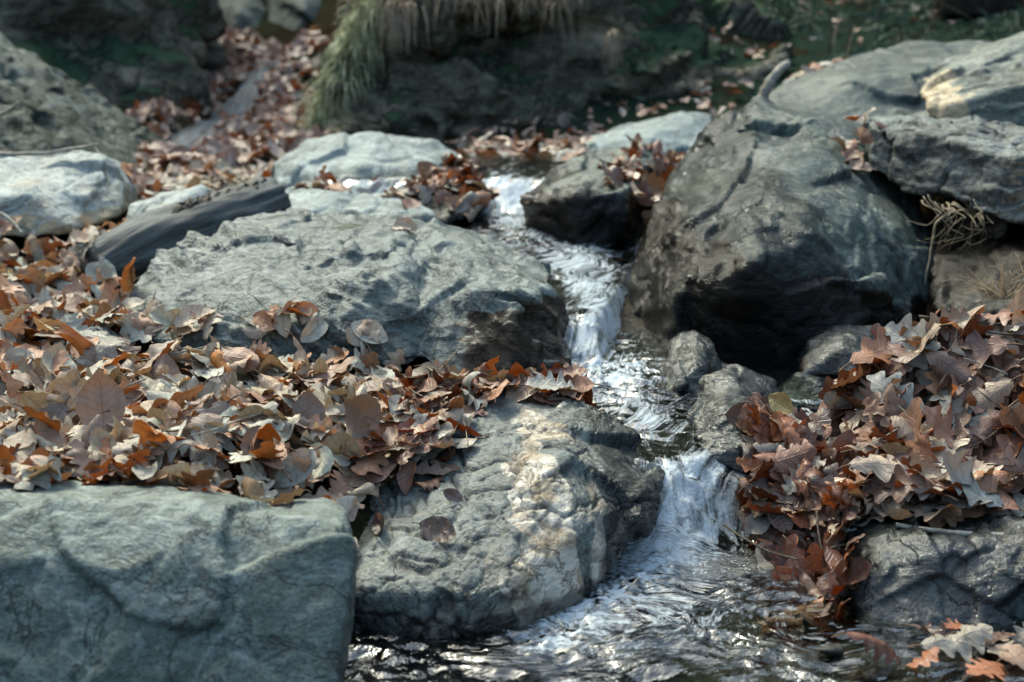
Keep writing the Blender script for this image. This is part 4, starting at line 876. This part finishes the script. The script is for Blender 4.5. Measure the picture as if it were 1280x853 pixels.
# by the cascades
region([(500, 258, 4.4), (530, 215, 4.75), (585, 203, 4.95), (612, 215, 4.8), (612, 268, 4.35), (560, 275, 4.3)], 70, 'beside the upper cascade', 'wet', (.07, .11), .6, (.2, .8), seed=11, nt=20, ns=2, slope=3)
region([(560, 200, 5.25), (600, 192, 5.6), (730, 192, 5.6), (725, 214, 5.1), (640, 207, 5.2), (590, 212, 5.1)], 60, 'at the lip of the upper cascade', 'wet', (.07, .11), .35, (.2, .7), seed=12, nt=14, ns=2, slope=3, water=-.05)
region([(770, 245, 4.7), (800, 185, 5.2), (900, 142, 5.4), (870, 200, 4.7), (830, 250, 4.35), (800, 320, 4.1), (770, 330, 3.95), (740, 318, 4.0)], 85, 'between ledge rock and huge boulder', 'wet', (.07, .115), .6, (.2, .8), seed=13, nt=20, ns=2, slope=3)
region([(640, 285, 4.3), (668, 270, 4.4), (670, 300, 4.15), (645, 300, 4.15)], 9, 'below the upper cascade', 'wet', (.05, .08), .4, (.8, 1), seed=14, nt=16, ns=2, slope=4, water=-.1)
region([(1045, 215, 4.05), (1060, 165, 4.35), (1095, 160, 4.4), (1112, 238, 3.9), (1080, 240, 3.9)], 13, 'in the cleft by the layered slab', 'wet', (.06, .1), .4, (0, .5), seed=15, nt=20, ns=2, slope=3)
region([(985, 105, 5.9), (1060, 92, 6.1), (1040, 110, 5.9), (990, 118, 5.7)], 14, 'behind the smooth boulder', 'wet', (.07, .1), .4, seed=16, nt=12, ns=1, slope=3)
region([(355, 270, 4.4), (420, 260, 4.5), (520, 285, 4.2), (560, 270, 4.35), (620, 262, 4.45), (500, 245, 4.6), (380, 235, 4.7)], 28, 'on the pale stones', 'wet', (.06, .1), .25, seed=17, nt=18, ns=2, slope=1.2)
# wet leaves hanging down the bank
def drape(u, v, Y, kind, size, seed, zone):
    g = np.random.default_rng(seed); V, lc, cu = leaf_shape(kind, seed, 30 if kind == 'oak' else 16, 3)
    nv = nrm([-.35+g.normal()*.45, -.8, .35+g.normal()*.35]); f = nrm([g.normal()*.5, -.1, -1]); f = nrm(f-nv*(f@nv)); r = np.cross(f, nv)
    Q = (V-np.array([0, .5, 0]))*size; Q = Q[:, :1]*r+Q[:, 1:2]*f+Q[:, 2:]*nv+at(u, v, Y)
    p = PAL['soak']; w = np.array([q[2] for q in p]); c = p[g.choice(len(p), p=w/w.sum())]
    LEAVES.append(dict(V=Q, lc=lc, tint=np.clip(np.array(c[0])*g.uniform(.6, 1.2), 0, .7), word=c[1], wet=g.uniform(.5, 1), kind=kind, curl=cu, zone=zone, size=size, dims=(30 if kind == 'oak' else 16, 7), nz=abs(nv[2]), fdir=f))
for k in range(85):
    t = RNG.random(); v = 565+185*t; u = RNG.uniform(945+30*t, 1062); drape(u, v, 2.56-.34*t-RNG.uniform(.0, .05)+.12*(1062-u)/110, 'oak' if RNG.random() < .7 else 'beech', RNG.uniform(.06, .105), int(RNG.integers(1e6)), 'hanging down the wet bank')
for k in range(60):
    if k < 40: x, y = RNG.uniform(-.85, -.05), RNG.uniform(2.25, 3.05)
    else: x, y = RNG.uniform(.6, 1.05), RNG.uniform(2.4, 2.7)
    i, j = int((x-CX0)/CS), int((y-CY0)/CS); az = RNG.uniform(0, 6.28); l = RNG.uniform(.05, .16)
    P = np.array([[x+math.cos(az)*l*t, y+math.sin(az)*l*t, 0] for t in np.linspace(-.5, .5, 12)]); P[:, :2] += .006*np.stack([perlin(P*19+k), perlin(P*19+k+7)], 1)
    hz = HF[np.clip(((P[:, 0]-CX0)/CS).astype(int), 0, NX-1), np.clip(((P[:, 1]-CY0)/CS).astype(int), 0, NY-1)]
    c_ = np.polyfit(np.linspace(-.5, .5, 12), hz, 1); P[:, 2] = np.polyval(c_, np.linspace(-.5, .5, 12))+.006
    if abs(c_[0]) > .08 or HF0[i, j] > (.24 if k < 40 else 9) or HF[i, j] < HF0[i, j]+.012: continue
    r0 = RNG.uniform(.001, .0024)
    tubething('twig', 'thin bare twig lying loose among the fallen leaves', 'twig', [(P, np.linspace(r0, r0*.6, 12))], M[('darktwig', 'twig', 'root')[k % 3]], n=6, group='thin twigs among the leaves')
# leaves one can point at
def hero(u, v, Y, kind, size, word, tint, wet=0., yaw=None, up=None, tilt=.05, seed=1, zone='', label=None, sink=80, ns=4):
    p = at(u, v, Y); L_ = drop(p[0], p[1], kind, size, 'dry', wet, tilt, seed, zone, up=up, nt=44 if kind == 'oak' else 24, ns=ns, yaw=yaw, tint=(tint, word), sink=sink)
    if L_: L_['label'] = label; L_['hero'] = True
    return L_
hero(1195, 804, 2.02, 'oak', .115, 'grey', (.44, .41, .39), .15, .12, (0, -.25, 1), seed=5, label='big flat grey oak leaf lying in the wet bed below the squared block')
hero(1120, 495, 2.62, 'oak', .135, 'grey', (.43, .42, .42), .0, 2.2, (-.1, -.75, .7), seed=12, label='large silvery oak leaf with dark veins facing out from the leaf heap')
hero(1105, 605, 2.36, 'oak', .13, 'pink', (.50, .36, .29), .0, .1, (0, -.5, .85), seed=23, label='pointed pinkish tan oak leaf overhanging the squared block')
hero(1200, 620, 2.34, 'oak', .15, 'grey', (.40, .41, .43), .15, 2.7, (.1, -.45, .85), seed=31, label='broad silver grey oak leaf draped over the front of the squared block')
hero(1030, 592, 2.42, 'oak', .10, 'rust', (.36, .10, .03), .5, 1.5, (-.4, -.8, .3), seed=44, label='glossy red-brown leaf standing upright on the wet side of the heap')
hero(975, 545, 2.64, 'beech', .06, 'yellow', (.40, .30, .05), .2, 1.8, (-.5, -.6, .5), seed=51, label='yellow leaf at the edge of the heap behind the angular wet stone')
hero(1000, 740, 2.2, 'oak', .10, 'orange', (.45, .17, .05), .6, .3, (0, -.3, .9), seed=61, label='crumpled orange leaf floating at the pool edge under the heap')
hero(1100, 820, 1.98, 'oak', .11, 'rust', (.33, .10, .035), .8, .0, (0, -.2, 1), seed=66, label='wet rust leaf under water by the big flat grey leaf')
hero(1275, 830, 1.97, 'oak', .09, 'tan', (.48, .27, .17), .2, .6, (0, -.2, 1), seed=71, label='pale orange oak leaf at the corner below the squared block')
hero(550, 690, 2.2, 'beech', .075, 'dark', (.13, .085, .075), .7, -.7, (-.1, -.9, .45), seed=81, label='dark brown wet leaf stuck to the middle of the quartz-banded rock')
hero(487, 665, 2.26, 'beech', .065, 'dark', (.14, .08, .065), .7, -.3, (-.3, -.8, .5), seed=82, label='dark wet leaf stuck high on the quartz-banded rock near the slab')
hero(567, 650, 2.28, 'beech', .04, 'dark', (.13, .075, .075), .6, -1.0, (-.1, -.9, .4), seed=83, label='small dark leaf in a crack of the quartz-banded rock')
hero(452, 655, 2.3, 'beech', .05, 'cream', (.60, .47, .33), .0, .3, (-.1, -.6, .6), seed=84, label='small cream leaf lodged between the square slab and the quartz-banded rock')
hero(690, 500, 2.7, 'oak', .11, 'grey', (.36, .38, .40), .3, .1, (0, -.3, 1), seed=91, label='grey oak leaf lying on the crest of the quartz-banded rock')
hero(712, 482, 2.78, 'oak', .075, 'orange', (.42, .13, .03), .5, .0, (.2, -.4, 1), seed=92, label='bright orange oak leaf behind the crest of the quartz-banded rock')
hero(507, 303, 3.5, 'beech', .07, 'pale pink', (.52, .40, .34), .0, .4, (-.2, -.5, .8), seed=93, label='pale pinkish leaf stranded on the crest of the wavy rock')
hero(135, 565, 2.36, 'beech', .12, 'tan', (.42, .26, .19), .0, 1.6, (0, -.75, .7), seed=101, label='large tan leaf with clear veins standing up near the square slab')
hero(346, 522, 2.56, 'beech', .085, 'cream', (.55, .36, .24), .0, -.8, (0, -.7, .7), seed=102, label='light tan ribbed leaf facing the camera in the big leaf pile')
hero(345, 495, 2.66, 'beech', .07, 'orange', (.46, .20, .08), .0, .2, (0, -.3, .9), seed=103, label='orange brown cupped leaf above the light tan ribbed leaf')
hero(15, 580, 2.3, 'oak', .10, 'white', (.52, .54, .54), .0, 1.2, (.1, -.5, .8), seed=104, label='whitish grey oak leaf at the frame edge behind the square slab')
hero(243, 395, 3.1, 'beech', .10, 'cream', (.60, .46, .38), .0, .5, (-.1, -.5, .8), seed=105, label='pale pink leaf leaning on the base of the wavy rock')
hero(120, 500, 2.7, 'oak', .12, 'olive', (.33, .29, .23), .0, 2.6, (0, -.5, .8), seed=106, label='olive grey oak leaf with wavy edge in the big leaf pile')
hero(470, 235, 4.6, 'beech', .07, 'orange', (.50, .15, .03), .2, 1.4, (0, -.8, .5), seed=107, label='bright orange leaf standing on the low flat pale stone')
hero(455, 590, 2.45, 'beech', .115, 'dark', (.18, .15, .14), .3, 1.2, (-.2, -.7, .6), seed=108, label='dark grey-brown leaf flat against the upper slope of the quartz-banded rock')
print('leaves', len(LEAVES), round(time.time()-T0, 1))

# which leaves show, and how much: a coarse depth picture of stones and leaves
SW, SH = 640, 427
zb = np.full((SH, SW), 1e9); owner = np.full((SH, SW), -1)
def splat(P, idx, r):
    u, v, d = proj(P); u = (u*SW/1280).astype(int); v = (v*SH/853).astype(int)
    for dx in range(-r, r+1):
        for dy in range(-r, r+1):
            a, b = u+dx, v+dy; m = (a >= 0) & (a < SW) & (b >= 0) & (b < SH) & (d > .2); a, b, dd = a[m], b[m], d[m]
            o_ = np.argsort(-dd); a, b, dd = a[o_], b[o_], dd[o_]; k = dd < zb[b, a]
            zb[b[k], a[k]] = dd[k]; owner[b[k], a[k]] = (idx if np.isscalar(idx) else idx[m][o_][k])
for RV in ROCKV: splat(RV, -1, 2)
for k, L_ in enumerate(LEAVES): splat(L_['V'], k, 1)
cnt = np.bincount(owner[owner >= 0].ravel(), minlength=len(LEAVES))
order = [k for k in np.argsort(-cnt) if not LEAVES[k].get('hero')]
heroes = [k for k, L_ in enumerate(LEAVES) if L_.get('hero')]
single = heroes+[k for k in order if cnt[k] > 3][:292-len(heroes)]
sset = set(single)
print('single', len(single), 'smallest', cnt[single[-1]], 'visible', (cnt > 3).sum())

def tri_attrs(Ls):
    V = np.concatenate([l['V'] for l in Ls]); lc = np.concatenate([l['lc'] for l in Ls])
    tint = np.concatenate([np.tile([*l['tint'], 1], (len(l['V']), 1)) for l in Ls]); wet = np.concatenate([np.full(len(l['V']), l['wet']) for l in Ls])
    Fs, b = [], 0
    for l in Ls: Fs.append(grid_faces(*l['dims'])+b); b += len(l['V'])
    return V, np.concatenate(Fs), {'lc': lc, 'tint': tint, 'wet': wet}
def stalk_path(L_):
    nt, ns = L_['dims']; c = ns//2; p0, p1 = L_['V'][c], L_['V'][ns*2+c]; d = nrm(p0-p1); l = L_['size']*.22
    P = np.array([p0-d*.004+d*l*t+np.array([0, 0, -.25*l*t*t]) for t in np.linspace(0, 1, 6)]); return P
# labels: colour, kind, state, place, and when still alike what lies nearest
STATE = ['flat', 'curled', 'rolled']
rest = [k for k in range(len(LEAVES)) if k not in sset]
base_lab = {}
for k in single:
    L_ = LEAVES[k]
    if L_.get('label'): continue
    base_lab.setdefault((L_['word'], STATE[L_['curl']], L_['kind'], L_['zone']), []).append(k)
hu = {k: np.array(proj(LEAVES[k]['V'].mean(0)[None])[:2]).ravel() for k in single}
LM = {'the square slab': (215, 640), 'the wavy rock': (430, 370), 'the quartz rock': (640, 590), 'the dark log': (240, 280), 'the squared block': (1180, 690), 'the angular stone': (930, 520), 'the stubby twig': (285, 498),
      'the frame edge': (0, 480), 'the huge boulder': (980, 290), 'the black twig': (1220, 405), 'the buried stone': (105, 440), 'the pool': (920, 740), 'the ribbed leaf': (346, 522), 'the rounded stone': (1050, 430)}
def rel(k):
    p = hu[k]; n_ = min(LM, key=lambda q: np.hypot(*(p-np.array(LM[q])))); return n_
ORD = ['nearest', 'second nearest', 'third nearest', 'fourth nearest', 'fifth nearest', 'sixth nearest', 'seventh nearest', 'eighth nearest']
for (w, st, kd, zn), ks in base_lab.items():
    head = f'{w} {st} {kd} leaf {zn}'
    if len(ks) == 1:
        LEAVES[ks[0]]['label'] = head; continue
    rank = {q: sorted(ks, key=lambda k: np.hypot(*(hu[k]-np.array(LM[q])))) for q in LM}
    for k in ks:          # the landmark this one lies closest to among its like
        q = min(LM, key=lambda q: (rank[q].index(k), np.hypot(*(hu[k]-np.array(LM[q])))))
        LEAVES[k]['label'] = f'{head}, {ORD[min(7, rank[q].index(k))]} {q}'
    for k in ks:
        lab = LEAVES[k]['label']
        while len(lab.replace(',', '').split()) > 16: lab = lab.split(' ', 1)[1]
        LEAVES[k]['label'] = lab
for k in single:
    L_ = LEAVES[k]; V, Fc, at_ = tri_attrs([L_]); org = V.mean(0); org[2] = V[:, 2].min()
    o = link(L_['kind']+'_leaf', mesh_from(L_['kind']+'_leaf', V-org, Fc, M['leaf'], at_), loc=org, label=L_['label'], cat='leaf', group='fallen leaves lying along the stream')
    if cnt[k] > 10:
        v_, f_ = tube(stalk_path(L_), np.linspace(.0011, .0016, 6)*L_['size']/.1, 5)
        link('stalk', mesh_from('stalk', np.array(v_)-org, f_, M['stalk']), parent=o)
V, Fc, at_ = tri_attrs([LEAVES[k] for k in rest])
link('fallen_leaves', mesh_from('fallen_leaves', V, Fc, M['leaf'], at_), label='deep litter of brown and grey dead leaves filling the banks between the stones', cat='leaf litter', kind='stuff')
# litter of the gully and the far slope, seen out of focus
def far_litter(polys, n, size, seed):
    g = np.random.default_rng(seed); Ls = []
    for poly, wgt in polys:
        C = np.array([at(*p)[:2] for p in poly]); lo, hi = C.min(0), C.max(0); k = 0
        xs = g.uniform(lo[0], hi[0], 20*n); ys = g.uniform(lo[1], hi[1], 20*n); ok = in_poly(xs, ys, C) & (((xs[:, None]-RILL[None, :, 0])**2+(ys[:, None]-RILL[None, :, 1])**2).min(1) > .09**2); xs, ys = xs[ok][:int(n*wgt)], ys[ok][:int(n*wgt)]; zs = ground_z(xs, ys)
        for x, y, z in zip(xs, ys, zs):
            V, lc, cu = leaf_shape('beech' if g.random() < .5 else 'oak', int(g.integers(200)), 8, 1)
            nv = nrm([g.normal()*.5, g.normal()*.5-.25, 1]); ya = g.uniform(0, 6.28); f = np.array([math.cos(ya), math.sin(ya), 0]); f = nrm(f-nv*(f@nv)); r = np.cross(f, nv); s = g.uniform(*size)
            Q = (V-np.array([0, .5, 0]))*s; Q = Q[:, :1]*r+Q[:, 1:2]*f+Q[:, 2:]*nv+np.array([x, y, z+g.uniform(.0, .05)])
            p = PAL['far']; w = np.array([q[2] for q in p]); c = p[g.choice(len(p), p=w/w.sum())]
            Ls.append(dict(V=Q, lc=lc, tint=np.clip(np.array(c[0])*g.uniform(.5, 1.1), 0, .7), wet=0, dims=(8, 3)))
    return tri_attrs(Ls)
V, Fc, at_ = far_litter([([(180, 210, 5.4), (430, 205, 5.6), (440, 130, 7.6), (330, 70, 9.5), (300, 40, 10.5), (260, -20, 13), (200, -20, 13), (250, 60, 9.5), (230, 110, 7.9), (160, 170, 6.4)], 1.0)], 2600, (.08, .13), 5)
link('gully_litter', mesh_from('gully_litter', V, Fc, M['leaf'], at_), label='carpet of rust brown leaves filling the gully around the trickle of water', cat='leaf litter', kind='stuff')
V, Fc, at_ = far_litter([([(560, 190, 5.7), (920, 190, 5.7), (960, 160, 6.4), (560, 175, 6.4)], .16), ([(850, 100, 7.6), (1280, 90, 7.2), (1300, 10, 9.5), (860, 10, 9.5)], .16), ([(790, 200, 6.2), (960, 140, 6.5), (1000, 100, 7), (880, 90, 7.2)], .05), ([(-20, 225, 5.1), (190, 205, 5.3), (190, 230, 4.9), (-20, 250, 4.8)], .2)], 900, (.045, .08), 6)
link('slope_litter', mesh_from('slope_litter', V, Fc, M['leaf'], at_), label='thin scatter of dead leaves on the mossy slope at the back', cat='leaf litter', kind='stuff')

# ------------------------------------------------------------------ light
SUN_EL, SUN_AZ = math.radians(48), math.radians(-32)       # azimuth from +Y towards +X
w = bpy.data.worlds.new('World'); scene.world = w; w.use_nodes = True; nt = w.node_tree
sky = nt.nodes.new('ShaderNodeTexSky'); sky.sky_type = 'NISHITA'; sky.sun_disc = False; sky.sun_elevation = SUN_EL; sky.sun_rotation = SUN_AZ; sky.air_density = 1.0; sky.dust_density = 4
bg = nt.nodes['Background']; bg.inputs[1].default_value = .15; nt.links.new(sky.outputs[0], bg.inputs[0])
sl = bpy.data.lights.new('sun', 'SUN'); sl.energy = .9; sl.angle = math.radians(8); sl.color = (1, .95, .88)
so = bpy.data.objects.new('sun', sl); COL.objects.link(so)
d = Vector((math.sin(SUN_AZ)*math.cos(SUN_EL), math.cos(SUN_AZ)*math.cos(SUN_EL), math.sin(SUN_EL)))
so.rotation_euler = d.to_track_quat('Z', 'Y').to_euler(); so.location = d*20
scene.view_settings.view_transform = 'Standard'; scene.view_settings.look = 'None'; scene.view_settings.gamma = 1; scene.view_settings.exposure = 1.85
scene.view_settings.use_white_balance = True; scene.view_settings.white_balance_temperature = 6600; scene.view_settings.white_balance_tint = -6
scene.render.engine = 'CYCLES'; scene.cycles.use_denoising = True; scene.cycles.max_bounces = 6; scene.cycles.transparent_max_bounces = 8
scene.cycles.caustics_reflective = False; scene.cycles.caustics_refractive = False
print('script', round(time.time()-T0, 1))
